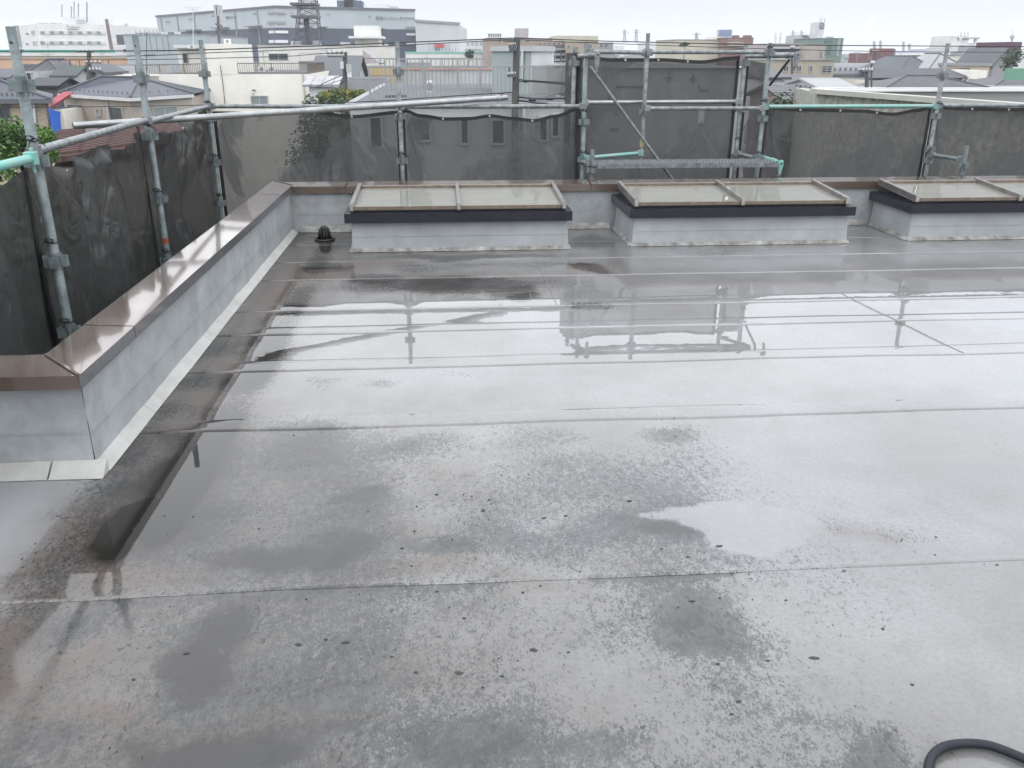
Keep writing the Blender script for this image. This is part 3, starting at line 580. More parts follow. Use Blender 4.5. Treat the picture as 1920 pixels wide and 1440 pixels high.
# ------------------------------------------------------------------ scaffold
POLE_R = .0243
def socket_mb(x, y, z, rot=0.0):
    m = MB(); m.tube([(x, y, z-.045), (x, y, z+.045)], POLE_R+.0035, 12)
    for k in range(4):
        a = rot+k*math.pi/2; dx, dy = math.cos(a), math.sin(a)
        for s in (-1, 1):
            p0 = Vector((x+dx*.026-dy*s*.016, y+dy*.026+dx*s*.016, z)); p1 = Vector((x+dx*.056-dy*s*.016, y+dy*.056+dx*s*.016, z))
            m.bar(p0, p1, .005, .055)
        m.bar((x+dx*.054, y+dy*.054, z-.0275), (x+dx*.054, y+dy*.054, z+.0275), .034, .005, up=(dx, dy, 0))
    return m
def tie(p, parent, s=1.0, seed=0):
    rr = random.Random(seed); m = MB()
    ring = [(p[0]+.030*math.cos(a), p[1]+.030*math.sin(a)*1.0, p[2]+.006*math.sin(2*a)) for a in [2*math.pi*i/12 for i in range(13)]]
    m.tube(ring, .003, 5, False)
    for k in range(2):
        d = Vector((rr.uniform(-1, 1), -.3, rr.uniform(-.6, 1))).normalized(); q = Vector(p)+Vector((0, -.03, 0))
        m.tube([q, q+d*.03*s, q+d*.05*s+Vector((.012, 0, -.02)), q+d*.065*s+Vector((.02, 0, -.05*s))], .0028, 5)
    for k in (-1, 1):
        q = Vector(p)+Vector((0, -.032, 0)); loop = [q+Vector((k*.028*math.sin(a)*s*(1 if a < 3.2 else .6), -.004, .022*(1-math.cos(a))*s*.5+.0)) for a in [2*math.pi*i/10 for i in range(11)]]
        m.tube(loop, .0026, 5, False)
    return build('tie_cord', m, rope, parent, smooth=True)
def pole(x, y, z0, z1, label, sockets, mat=galv, ties=(), name='scaffold_pole', rust=None, holes=True, group='upright scaffold poles'):
    root = thing(name, label, 'scaffold pole', (x, y, z0), group)
    t = build('tube', MB().tube([(x, y, z0), (x, y, z1-.17), (x, y, z1-.165), (x, y, z1)], [POLE_R, POLE_R, POLE_R-.003, POLE_R-.003] if holes else POLE_R, 16), mat, root, smooth='auto')
    if holes: build('pin_hole', MB().tube([(x, y-POLE_R+.0015, z1-.07), (x, y-POLE_R-.0008+.0015, z1-.07)], .007, 8), darkiron, t)
    for z in sockets: build('wedge_socket', socket_mb(x, y, z, .12), mat, root)
    for i, z in enumerate(ties): tie((x, y, z), root, 1.0, int(z*100)+i)
    if rust: build('paint_mark', MB().tube([(x, y, rust[0]), (x, y, rust[1])], POLE_R+.0012, 14), rust[2], root)
    return root
def ledger(a, b_, label, mat=galv, heads=True, r=.0215, name='scaffold_ledger', group='horizontal scaffold tubes'):
    a = Vector(a); b_ = Vector(b_)
    root = thing(name, label, 'scaffold tube', tuple(a), group)
    d = (b_-a).normalized()
    build('tube', MB().tube([a, b_], r, 14), mat, root, smooth='auto')
    if heads:
        for p, s in ((a, 1), (b_, -1)):
            q = p+d*(.0*s); m = MB(); m.bar(q-d*s*.012, q+d*s*.05, .050, .062); m.bar(q+d*s*.004+Vector((0, 0, -.07)), q+d*s*.004+Vector((0, 0, .05)), .012, .020, up=tuple(d))
            build('wedge_head', m, mat, root, bevel=.004)
    return root
orange = M('orange tape mark', (.45, .10, .06), .6, .3, 20); rusty = M('yellow rust stain', (.40, .32, .14), .7, .4, 25, c2=(.30, .30, .26))
PL = [Vector((-2.00, 4.48, 0)), Vector((-2.17, 6.75, 0)), Vector((-2.33, 9.15, 0))]
ZT = 1.71
sk = [1.38, .98, .52, .06]
pole(PL[0].x, PL[0].y, -1.6, ZT, 'blue grey pole closest to the camera at the front of the folded net row', [1.45, 1.10, .60, .22], galvblue, (1.2, .70, .28))
pole(PL[1].x, PL[1].y, -1.6, ZT, 'pole with a faded orange mark, halfway along the folded net row', [1.42, 1.02, .56, .08], galvblue, (1.1, .62, .16), rust=(.22, .26, orange))
pole(PL[2].x, PL[2].y, -1.6, ZT, 'corner pole where the folded nets meet the straight back nets', [1.40, .98, .55, .14], galvblue, (1.13, .62, .22))
YS = 9.2
pole(-.435, YS, -1.5, 1.70, 'pole rising behind the drainward skylight and crossed by the loose pipe', [1.42, .99, .55], galv, (1.0, .62), )
pole(1.465, YS, -1.5, 1.69, 'pole at the plank end nearest the dark side strip of the tall net', [.93, .55], galvblue, (1.04, .62))
pole(2.13, 9.36, .60, 1.79, 'pole standing in front of the middle of the tall net, yellow stain near its foot', [1.60, 1.02], galv, (), rust=(.66, .76, rusty))
pole(3.40, 9.28, -1.5, 1.70, 'pole at the mint green bracket end of the plank', [1.60, .95, .55], galvblue, (1.66, 1.13, .60))
pole(3.24, 9.55, -1.5, 1.68, 'spattered pole behind the black side hem of the tall net', [1.50, 1.03, .53], galv, (.72,), )
pole(1.40, 9.55, -1.5, 1.66, 'short topped pole behind the bracket at the tall net corner', [1.50], galv, (1.58,))
pole(5.33, 9.3, -1.5, 1.70, 'pole where the mint striped tube ends, with a short arm clamped to it', [1.38, .97, .62, .50], galv, (1.1, .60))
pole(7.25, 9.3, -1.5, 1.70, 'pole beyond the picture edge at the end of the last net', [1.38, .97], galv)
# rails
HR = 1.085
def z_at(p): return p
ledger((PL[0].x, PL[0].y-.01, 1.145), (PL[1].x, PL[1].y, 1.135), 'sloping looking rail between the first two poles of the folded net row', galv)
ledger((PL[1].x, PL[1].y, 1.12), (PL[2].x, PL[2].y, 1.095), 'rail from the orange marked pole to the corner pole', galv)
ledger((PL[0].x+.012, PL[0].y-.06, 1.12), (-1.86, 2.2, 1.16), 'mint green rail leaving the picture from the closest pole', mint)
ledger((PL[2].x, YS, HR+.01), (-.435, YS, HR), 'back rail from the corner pole, mostly behind the loose pipe', galv)
ledger((-.435, YS, HR), (1.465, YS, HR), 'back rail above the scalloped net edge, ending at the plank tower', galv)
ledger((1.49, 9.42, 1.11), (3.22, 9.55, 1.11), 'bright upper tube of the pair crossing the tall net', galvnew)
ledger((2.13, 9.30, 1.055), (3.40, 9.28, 1.055), 'lower tube of the pair crossing the tall net', galv)
ledger((3.40, 9.28, 1.07), (5.33, 9.3, 1.07), 'rail with patches of mint green paint beside the tall net', mintpipe)
ledger((5.33, 9.3, 1.075), (7.25, 9.3, 1.075), 'plain grey rail leaving the picture after the mint striped one', galv)
ledger((1.50, 9.25, 1.61), (2.13, 9.36, 1.605), 'short top tube at the dark side strip end of the tall net', galv)
ledger((2.13, 9.36, 1.61), (3.40, 9.28, 1.61), 'longer top tube above the tall net, ending at a mint marked joint', galv)
ledger((3.24, 9.53, 1.57), (3.395, 9.30, 1.57), 'stub tube joining the two poles at the tall net top', galv, heads=False)
ledger((1.47, 9.17, .565), (2.12, 9.30, .60), 'mint ended tube lying behind the plank beside the yellow stained pole', mintpipe)
single('diagonal_brace', MB().tube([at(1106, 125, Y=9.25), at(1262, 338, Y=9.33)], .017, 10), galv, 'thin diagonal brace crossing the tall net from top corner to parapet', 'scaffold brace', smooth='auto')
single('diagonal_brace', MB().tube([at(1443, 160, Y=9.2), at(1480, 112, Y=8.95)], .013, 10), darkiron, 'short dark brace under the bracket at the mint marked joint', 'scaffold brace', smooth='auto')
def bracket(p0, p1, hook, label, mat=galv):
    root = thing('scaffold_bracket', label, 'bracket', tuple(p0), 'brackets on the scaffold tower')
    build('arm', MB().tube([p0, p1], .023, 12), mat, root, smooth='auto')
    m = MB(); m.tube([Vector(p1)+Vector((0, 0, .03)), Vector(p1)+Vector((.0, -.01, -.02)), Vector(p1)+Vector((-.004, -.012, -hook))], [.03, .03, .014], 10)
    h = build('drop_hook', m, mat, root, smooth='auto')
    build('bore', MB().tube([Vector(p1)+Vector((0, -.034, .0)), Vector(p1)+Vector((0, -.040, 0))], .010, 10), darkiron, h)
    build('collar', MB().tube([Vector(p0).lerp(Vector(p1), .55), Vector(p0).lerp(Vector(p1), .72)], .030, 8), mat, root)
    return root
bracket(at(1086, 106, Y=9.3), at(1120, 103, Y=9.0), .16, 'pale bracket with a drop hook beside the dark side strip of the tall net')
bracket(at(1450, 105, Y=9.25), at(1494, 103, Y=8.95), .13, 'bracket with drop hook reaching out past the tall net near the apartment blocks')
bracket(at(1432, 295, Y=9.25), at(1463, 306, Y=8.85), .12, 'mint green bracket holding the plank end', mint)
bracket(at(1088, 303, Y=9.2), at(1108, 308, Y=8.92), .08, 'grey bracket holding the plank beside the short post')
pole(at(1110, 300, Y=8.88).x, 8.88, at(1110, 338, Y=8.88).z, at(1111, 281, Y=8.88).z, 'stubby post clamped upright at the plank end', [.55, .48], galv, name='short_post', holes=False, group='short clamped posts')
sp_ = at(1808, 300, Y=8.85)
pole(sp_.x, 8.85, .40, at(1812, 274, Y=8.85).z, 'stubby post held by an arm above the cut off skylight', [.50], galvblue, name='short_post', holes=False, group='short clamped posts')
ledger((5.33, 9.27, .565), (sp_.x-.01, 8.87, .555), 'short arm reaching from the net pole to the stubby post', galvblue)
ledger(at(1380, 287, Y=9.5), at(1432, 300, Y=9.2), 'short slanting transom behind the plank end at the black hem', galv)
# plank
pk = thing('scaffold_plank', 'perforated steel plank lying across the brackets in front of the tall net', 'scaffold plank', (1.55, 9.0, .5))
px0, px1, py0, py1, pz = 1.555, 3.44, 8.80, 9.15, .548
xs_ = np.arange(px0+.02, px1-.03, .034)
m = MB(); rows = 7
ry = [py0+.012+(py1-py0-.024)*i/rows for i in range(rows+1)]
for i in range(rows+1): m.box((px0, ry[i]-.007, pz-.004), (px1, ry[i]+.007, pz))
deck = build('deck_strips', m, galv, pk, kind='stuff')
m = MB()
for i in range(rows):
    for j, x in enumerate(xs_):
        xx = x+(.017 if i % 2 else 0); m.box((xx, ry[i]+.0075, pz-.003), (xx+.013, ry[i+1]-.0075, pz-.0005))
build('deck_webs', m, galv, pk, kind='stuff')
build('side_flange', MB().box((px0, py0-.004, pz-.045), (px1, py0, pz+.002)).box((px0, py0-.003, pz-.045), (px1, py0+.02, pz-.041)).box((px0, py0-.008, pz-.022), (px1, py0-.0045, pz-.014)), galv, pk)
build('side_flange', MB().box((px0, py1, pz-.045), (px1, py1+.004, pz+.002)), galv, pk)
for x in (px0-.03, px1+.005):
    build('end_hook', MB().box((x, py0+.03, pz-.03), (x+.025, py0+.07, pz+.012)).box((x, py1-.07, pz-.03), (x+.025, py1-.03, pz+.012)), mintpipe, pk)
# loose pipe
A = at(137, 236, Y=7.12); B = at(950, 183, Y=9.40)
lp = thing('loose_pipe', 'long bright loose pipe lying aslant across the corner rails', 'scaffold pipe', tuple(A))
A2 = A+(A-B).normalized()*.0
tp = MB().tube([A2, B], .0265, 20, cap=False); build('tube', tp, galvnew, lp, smooth=True)
dn = (B-A).normalized()
build('bore', MB().tube([A2+dn*.012, A2+dn*.02], .0262, 18), darkiron, lp)
tt = (220-137)/(950-137)
for i, (px_, py_) in enumerate(((221, 231), (932, 186))):
    q = A.lerp(B, .135 if i == 0 else .975)
    m = MB(); m.tube([q-dn*.028, q+dn*.028], .033, 12); m.bar(q+Vector((0, -.02, -.03)), q+Vector((.01, -.02, -.085)), .03, .03); m.tube([q+Vector((0, -.03, -.05)), q+Vector((.02, -.06, -.12))], .006, 8); m.bar(q+Vector((-.04, 0, .03)), q+Vector((.04, 0, .03)), .02, .01)
    build('swivel_clamp', m, galvnew, lp, bevel=.003)
m = MB()
for i in range(120):
    if rnd.random() < .75:
        q = A.lerp(B, (i+rnd.random()*.7)/120)+Vector((0, -.002, -.0275)); m.ball(q, rnd.uniform(.0022, .0042), 6, 4, (1, 1, 1.4))
build('water_drops', m, eyelet, lp, kind='stuff', smooth=True)

# ------------------------------------------------------------------ nets
def net(label, P0, P1, prof, zbot, mat, amp=.01, seed=0, sag_folds=0.0, hem_w=.035, eyes=(), nu=70, nv=46, sidehem=(True, True)):
    """P0,P1 plan ends; prof(u) gives the height of the top edge"""
    P0 = Vector((*P0, 0)); P1 = Vector((*P1, 0)); d = (P1-P0); L_ = d.length; dn = d.normalized(); nr = Vector((-dn.y, dn.x, 0))
    if nr.y < 0 and abs(nr.y) > .5: nr = -nr
    root = thing('scaffold_net', label, 'net', (P0.x, P0.y, 0), 'mesh sheets tied to the scaffold')
    def pt(u, v_):
        zt = prof(u); z = zt+(zbot-zt)*v_; e = math.sin(math.pi*u)**.5
        dd = amp*(1.6*noise.noise(Vector((u*L_*1.6+seed, z*1.2, seed)))+.6*noise.noise(Vector((u*L_*5, z*2.2, seed+3))))*e
        if sag_folds:
            c = (u-.5)*2; s = v_*3.2-1.1*(1-c*c)-.4*c+.35*noise.noise(Vector((u*2, v_*2, seed)))
            dd += sag_folds*(max(0, math.sin(s*4.2+seed))**3-.2)*e*math.exp(-v_*1.2)
            dd += sag_folds*.8*math.sin(u*L_*9+3*noise.noise(Vector((u*3, v_*3, seed))))**3*math.exp(-v_*2.2)*e*.7
            dd += sag_folds*.5*noise.noise(Vector((u*L_*7, z*9, seed)))*math.exp(-v_*9)*e
        p = P0.lerp(P1, u)+nr*dd; return Vector((p.x, p.y, z))
    m = MB()
    for i in range(nu+1):
        for j in range(nv+1): m.v.append(tuple(pt(i/nu, (j/nv)**1.3)))
    for i in range(nu):
        for j in range(nv):
            a = i*(nv+1)+j; m.f.append((a, a+1, a+nv+2, a+nv+1))
    build('mesh_sheet', m, mat, root, smooth=True)
    h = MB(); off = -nr*.004 if nr.y > 0 else nr*.004
    H_ = abs(zbot-prof(.5))
    for i in range(nu):
        u0, u1 = i/nu, (i+1)/nu; a, c = pt(u0, 0)+off, pt(u1, 0)+off; a2, c2 = pt(u0, hem_w/H_)+off, pt(u1, hem_w/H_)+off
        h.quad(a2, c2, c, a)
    if hem_w: build('top_hem', h, hem, root, smooth=True)
    for s, on in enumerate(sidehem):
        if not on: continue
        h = MB(); u0, u1 = (0, .03/L_*1.2) if s == 0 else (1-.03/L_*1.2, 1)
        for j in range(nv):
            v0, v1 = j/nv, (j+1)/nv; h.quad(pt(u0, v1)+off, pt(u1, v1)+off, pt(u1, v0)+off, pt(u0, v0)+off)
        build('side_hem', h, hem, root, smooth=True)
    for u in eyes:
        q = pt(u, .012/H_*1.5)+off*2; ring = [q+dn*(.008*math.cos(a))+Vector((0, 0, .008*math.sin(a))) for a in [2*math.pi*k/10 for k in range(11)]]
        build('eyelet', MB().tube(ring, .0035, 5, False), eyelet, root, smooth=True)
    return root
def profpx(pts, Yp=None, Xp=None, P0=None, P1=None):
    """piecewise smooth top edge from measured points (u, z)"""
    def f(u):
        for (a, za), (c, zc) in zip(pts, pts[1:]):
            if u <= c:
                t = (u-a)/(c-a) if c > a else 0; t = t*t*(3-2*t); return za+(zc-za)*t
        return pts[-1][1]
    return f
def pxprof(pl, Y, X0, X1):
    return profpx([((at(x, y, Y=Y).x-X0)/(X1-X0), at(x, y, Y=Y).z) for x, y in pl])
YN = 9.31
xa, xb_ = -2.34, -.445
net('straight net from the corner pole to the pole crossed by the loose pipe', (xa, YN), (xb_, YN), profpx([(0, 1.04), (.2, 1.035), (.5, 1.05), (.75, 1.0), (1, 1.04)]), -2.6, netback, .02, 3, eyes=(.25, .5, .74))
xa, xb_ = -.43, 1.44
net('net with a scalloped black hem between the crossed pole and the plank tower', (xa, YN), (xb_, YN), pxprof([(755, 203), (790, 214), (838, 220), (880, 219), (920, 214), (960, 219), (1003, 223), (1040, 215), (1088, 200)], YN, xa, xb_), -2.6, netback, .012, 9, eyes=(.23, .49, .73))
net('narrow dark strip of net turning the corner of the tall net', (1.36, 9.95), (1.47, 9.50), profpx([(0, 1.60), (1, 1.585)]), -2.6, netleft, .01, 2, hem_w=0, sidehem=(False, False), nu=12)
xa, xb_ = 1.42, 3.20
net('tall net behind the plank with crossed pipes and wall marks showing through', (xa, 9.60), (xb_, 9.60), pxprof([(1090, 104), (1150, 109), (1240, 109), (1315, 113), (1370, 106), (1405, 103)], 9.60, xa, xb_), -2.6, netback, .012, 14, eyes=(.3, .5, .68))
net('narrow slip of net between the spattered pole and the mint bracket pole', (3.27, 9.60), (3.50, 9.52), profpx([(0, 1.53), (1, 1.50)]), -2.6, netback, .004, 17, hem_w=0, sidehem=(True, False), nu=10)
xa, xb_ = 3.46, 5.33
net('net under the mint striped rail with dark blotches showing through', (xa, 9.40), (xb_, 9.40), pxprof([(1440, 198), (1500, 203), (1560, 204), (1612, 205), (1675, 211), (1720, 204), (1752, 197)], 9.40, xa, xb_), -2.6, netback, .012, 21, eyes=(.21, .45, .67))
xa, xb_ = 5.34, 7.22
net('net running out of the picture beyond the short arm and post', (xa, 9.40), (xb_, 9.40), profpx([(0, 1.075), (.25, 1.05), (.5, 1.045), (.8, 1.06), (1, 1.07)]), -2.6, netback, .012, 27, eyes=(.24, .46))
OX = -.07
net('folded dark net hanging between the closest pole and the orange marked pole', (PL[0].x+OX, PL[0].y-.02), (PL[1].x+OX, PL[1].y+.01), profpx([(0, 1.10), (.12, 1.04), (.28, .985), (.45, 1.06), (.55, 1.05), (.75, .98), (.92, 1.07), (1, 1.09)]), -3.0, netleft, .03, 33, sag_folds=.13, hem_w=0, eyes=(.2, .5), nu=110, nv=80, sidehem=(True, False))
net('folded dark net hanging between the orange marked pole and the corner pole', (PL[1].x+OX-.01, PL[1].y-.01), (PL[2].x+OX+.02, PL[2].y+.10), profpx([(0, 1.03), (.2, .99), (.45, .97), (.6, 1.06), (.75, 1.0), (1, 1.06)]), -3.0, netleft, .03, 41, sag_folds=.13, hem_w=0, eyes=(.5,), nu=110, nv=80, sidehem=(False, True))
net('dark net at the picture edge in front of the shrubs', (-1.90+OX, 2.6), (PL[0].x+OX-.01, PL[0].y+.0), profpx([(0, 1.0), (.4, 1.02), (.7, .99), (1, 1.06)]), -3.0, netleft, .03, 52, sag_folds=.10, hem_w=0, eyes=(.8,), nu=80, nv=60)
# thin slack cord across the front folded net
single('slack_cord', MB().tube([at(80, 300, X=-2.0), at(118, 355, X=-2.03), at(170, 410, X=-2.06)], .0025, 5), galv, 'thin pale cord hanging slack over the folded net beside the closest pole', 'cord')

# ------------------------------------------------------------------ hose
hp = [(1744, 1500), (1740, 1450), (1748, 1418), (1772, 1400), (1810, 1394), (1850, 1397), (1885, 1408), (1925, 1425), (1980, 1452), (2050, 1470)]
hpts = [at(x, y, Z=.016) for x, y in hp]
def cr(p, n_=6):
    o = []
    for i in range(len(p)-1):
        a, b2, c, d = p[max(i-1, 0)], p[i], p[i+1], p[min(i+2, len(p)-1)]
        for k in range(n_):
            t = k/n_; o.append(.5*((2*b2)+(c-a)*t+(2*a-5*b2+4*c-d)*t*t+(-a+3*b2-3*c+d)*t**3))
    o.append(p[-1]); return o
single('garden_hose', MB().tube(cr(hpts), .0115, 12), rubber, 'black rubber hose curling on the wet roof at the picture corner', 'hose', smooth='auto')

# ------------------------------------------------------------------ the town
FOOT = []          # plan boxes of the named buildings, kept clear of filler houses
def fbox(mb, x0, y0, x1, y1, P, Q, t, t0=.0):
    """box proud of the vertical plane P-Q, its outline measured in the photograph"""
    n_ = Vector((Q[1]-P[1], P[0]-Q[0], 0)).normalized()
    if n_.dot(Vector((P[0], P[1], 0))) > 0: n_ = -n_
    c = [on_wall(x, y, P, Q) for x, y in ((x0, y1), (x1, y1), (x1, y0), (x0, y0))]
    zb = (c[0].z+c[1].z)/2; zt = (c[2].z+c[3].z)/2
    a, b2 = Vector((c[0].x, c[0].y, 0)), Vector((c[1].x, c[1].y, 0))
    f0, f1 = n_*t, -n_*t0
    p = [a+f0, b2+f0, b2+f1, a+f1]
    return mb.hexa([(q.x, q.y, zb) for q in p]+[(q.x, q.y, zt) for q in p])
def window(parent, x0, y0, x1, y1, P, Q, fr=alu, gl=glassd, w_=.06, mull=0, name='window'):
    """frame of four bars with a recessed pane"""
    s = F/((P[1]+Q[1])/2); e = max(.6, w_*s) 
    o = build(name, _frame(x0, y0, x1, y1, e, P, Q, mull), fr, parent)
    build('pane', fbox(MB(), x0, y0, x1, y1, P, Q, .015), gl, o)
    return o
def _frame(x0, y0, x1, y1, e, P, Q, mull):
    m = MB(); fbox(m, x0-e, y0, x0, y1, P, Q, .06); fbox(m, x1, y0, x1+e, y1, P, Q, .06); fbox(m, x0-e, y0-e, x1+e, y0-.01, P, Q, .065); fbox(m, x0-e, y1+.01, x1+e, y1+e, P, Q, .07)
    for k in range(mull):
        xm = x0+(x1-x0)*(k+1)/(mull+1); fbox(m, xm-e*.4, y0+.05, xm+e*.4, y1-.05, P, Q, .04)
    return m
def block(name, label, x0, x1, yt, Y, dep, mat, cat='building', wins=(), lip=None, lipmat=None, group=None, gl=glassd, fr=alu, zb=GZ, foot=True, mull=1, wname='window'):
    """axis aligned flat roofed block: its front wall at distance Y, outline x0..x1, top at yt"""
    a, c = at(x0, yt, Y=Y), at(x1, yt, Y=Y); zt = (a.z+c.z)/2
    root = thing(name, label, cat, ((a.x+c.x)/2, Y, zb), group)
    build('wall', MB().box((a.x, Y, zb), (c.x, Y+dep, zt)), mat, root)
    if lip is not None:
        h = lip*Y/F
        build('parapet_cap', MB().box((a.x-.12, Y-.12, zt-.0), (c.x+.12, Y+.10, zt+h)).box((a.x-.12, Y+dep-.1, zt), (c.x+.12, Y+dep+.12, zt+h)).box((a.x-.12, Y+.11, zt), (a.x+.10, Y+dep-.11, zt+h)).box((c.x-.10, Y+.11, zt), (c.x+.12, Y+dep-.11, zt+h)), lipmat or mat, root)
    build('roof_surface', MB().box((a.x+.11, Y+.11, zt+.001), (c.x-.11, Y+dep-.11, zt+.03)), greyroof, root)
    P_, Q_ = (a.x, Y), (c.x, Y)
    for wv in wins: window(root, *wv[:4], P_, Q_, fr, gl, mull=mull, name=wname)
    if foot: FOOT.append((min(a.x, c.x)-1, Y-1, max(a.x, c.x)+1, Y+dep+1))
    return root, P_, Q_, zt
def gable(parent, X0, X1, Y0, Y1, z0, h, mat, axis='x', ov=.3, name='roof', t=.12):
    m = MB()
    if axis == 'x':       # ridge runs along x
        ym = (Y0+Y1)/2
        m.hexa([(X0-ov, Y0-ov, z0-t), (X1+ov, Y0-ov, z0-t), (X1+ov, ym, z0+h-t), (X0-ov, ym, z0+h-t), (X0-ov, Y0-ov, z0), (X1+ov, Y0-ov, z0), (X1+ov, ym, z0+h), (X0-ov, ym, z0+h)])
        m.hexa([(X0-ov, ym, z0+h-t), (X1+ov, ym, z0+h-t), (X1+ov, Y1+ov, z0-t), (X0-ov, Y1+ov, z0-t), (X0-ov, ym, z0+h), (X1+ov, ym, z0+h), (X1+ov, Y1+ov, z0), (X0-ov, Y1+ov, z0)])
    else:
        xm = (X0+X1)/2
        m.hexa([(X0-ov, Y0-ov, z0-t), (xm, Y0-ov, z0+h-t), (xm, Y1+ov, z0+h-t), (X0-ov, Y1+ov, z0-t), (X0-ov, Y0-ov, z0), (xm, Y0-ov, z0+h), (xm, Y1+ov, z0+h), (X0-ov, Y1+ov, z0)])
        m.hexa([(xm, Y0-ov, z0+h-t), (X1+ov, Y0-ov, z0-t), (X1+ov, Y1+ov, z0-t), (xm, Y1+ov, z0+h-t), (xm, Y0-ov, z0+h), (X1+ov, Y0-ov, z0), (X1+ov, Y1+ov, z0), (xm, Y1+ov, z0+h)])
    return build(name, m, mat, parent)
def gable_wall(m, X0, X1, Y0, Y1, z0, h, axis):
    if axis == 'x':
        ym = (Y0+Y1)/2; ht = h-.13
        for x in (X0, X1-.15): m.hexa([(x, Y0, z0), (x+.15, Y0, z0), (x+.15, Y1, z0), (x, Y1, z0), (x, ym-.05, z0+ht), (x+.15, ym-.05, z0+ht), (x+.15, ym+.05, z0+ht), (x, ym+.05, z0+ht)])
    else:
        xm = (X0+X1)/2; ht = h-.13
        for y in (Y0, Y1-.15): m.hexa([(X0, y, z0), (X1, y, z0), (X1, y+.15, z0), (X0, y+.15, z0), (xm-.05, y, z0+ht), (xm+.05, y, z0+ht), (xm+.05, y+.15, z0+ht), (xm-.05, y+.15, z0+ht)])
def hip(parent, X0, X1, Y0, Y1, z0, h, mat, ov=.45, rl=None, edge=None, name='roof'):
    X0 -= ov; X1 += ov; Y0 -= ov; Y1 += ov; w_ = min(X1-X0, Y1-Y0)/2; ym = (Y0+Y1)/2; xm = (X0+X1)/2
    if X1-X0 >= Y1-Y0: r0, r1 = (X0+w_, ym, z0+h), (X1-w_, ym, z0+h)
    else: r0, r1 = (xm, Y0+w_, z0+h), (xm, Y1-w_, z0+h)
    c = [(X0, Y0, z0), (X1, Y0, z0), (X1, Y1, z0), (X0, Y1, z0)]
    m = MB()
    if X1-X0 >= Y1-Y0: m.quad(c[0], c[1], r1, r0); m.tri(c[1], c[2], r1); m.quad(c[2], c[3], r0, r1); m.tri(c[3], c[0], r0)
    else: m.tri(c[0], c[1], r0); m.quad(c[1], c[2], r1, r0); m.tri(c[2], c[3], r1); m.quad(c[3], c[0], r0, r1)
    o = build(name, m, mat, parent)
    build('eave_board', MB().box((X0, Y0, z0-.18), (X1, Y0+.03, z0-.005)).box((X0, Y0+.031, z0-.18), (X0+.03, Y1, z0-.005)).box((X1-.03, Y0+.031, z0-.18), (X1, Y1, z0-.005)).box((X0+.04, Y0+.04, z0-.19), (X1-.04, Y1-.01, z0-.17)), edge or offw, o)
    ms = MB()
    for a, b2 in ((c[0], r0), (c[1], r1), (r0, r1)) if X1-X0 >= Y1-Y0 else ((c[0], r0), (c[1], r0), (r0, r1)): ms.tube([Vector(a)+Vector((0, 0, .03)), Vector(b2)+Vector((0, 0, .03))], .06, 6)
    build('ridge_cap', ms, greyroof, o)
    return o
def railing(name, label, pts, h, step, mat, post_every=1.8, group=None, thick=.03, parent=None):
    root = parent or thing(name, label, 'railing', pts[0], group)
    bars = MB(); 
    for a, b2 in zip(pts, pts[1:]):
        a, b2 = Vector(a), Vector(b2); L_ = (b2-a).length; d = (b2-a).normalized(); n_ = int(L_/step)
        for i in range(1, n_):
            p = a+d*(i*L_/n_); bars.box((p.x-thick*.35, p.y-thick*.35, p.z+.10), (p.x+thick*.35, p.y+thick*.35, p.z+h-.03))
        build('top_rail', MB().bar(a+Vector((0, 0, h)), b2+Vector((0, 0, h)), .05, .05), mat, root)
        build('bottom_rail', MB().bar(a+Vector((0, 0, .08)), b2+Vector((0, 0, .08)), .04, .04), mat, root)
        k = max(1, round(L_/post_every))
        for i in range(k+(1 if b2 == Vector(pts[-1]) else 0)):
            p = a+d*(i*L_/k); build('post', MB().box((p.x-.03, p.y-.03, p.z), (p.x+.03, p.y+.03, p.z+h-.026)), mat, root)
    build('baluster_row', bars, mat, root, kind='stuff')
    return root
def antenna(name, label, x, y0, y1, Y, arms=((0, .6),), r=.02, mat=alu, group='rooftop aerials'):
    a, b2 = at(x, y1, Y=Y), at(x, y0, Y=Y); root = thing(name, label, 'antenna', tuple(a), group)
    build('mast', MB().tube([a, b2], r, 6), mat, root)
    for dz, w_ in arms:
        p = Vector((b2.x, b2.y, b2.z-dz)); m = MB(); m.bar(p-Vector((w_, 0, 0)), p+Vector((w_, 0, 0)), .02, .02)
        for k in range(6):
            q = p+Vector((w_*(-1+2*k/5), 0, 0)); m.bar(q+Vector((0, -.2, 0)), q+Vector((0, .2, 0)), .012, .012); m.bar(q+Vector((0, 0, -.12)), q+Vector((0, 0, .12)), .012, .012)
        build('aerial_arm', m, mat, root)
    return root

# near left: brick tile house, hip roofed house, tarp, ribbed roof
b0_, b1_ = at(-150, 190, Y=43), at(88, 188, Y=43); zt = b1_.z
r_ = thing('brick_house', 'beige brick tiled house with slate roof behind the shrubs at the picture edge', 'house', (b1_.x, 43, GZ)); P_, Q_ = (b0_.x, 43), (b1_.x, 43)
build('wall', MB().prism([(b0_.x, 43), (b1_.x, 43), (at(93, 188, Y=48).x, 48), (b0_.x, 48)], GZ, zt), bricky, r_)
e0, e1, e2_ = at(-150, 187, Y=42.6), at(95, 186, Y=42.6), at(99, 183, Y=48.6); e0.z = e1.z = e2_.z = zt+.06; g0, g1 = at(-150, 152, Y=46), at(2, 152, Y=46)
ro = build('roof', MB().quad(e0, e1, g1, g0).tri(e1, e2_, g1), slate, r_)
build('ridge_cap', MB().tube([e1+Vector((0, 0, .04)), g1+Vector((0, 0, .04)), g0+Vector((0, 0, .04))], .06, 6), greyroof, ro)
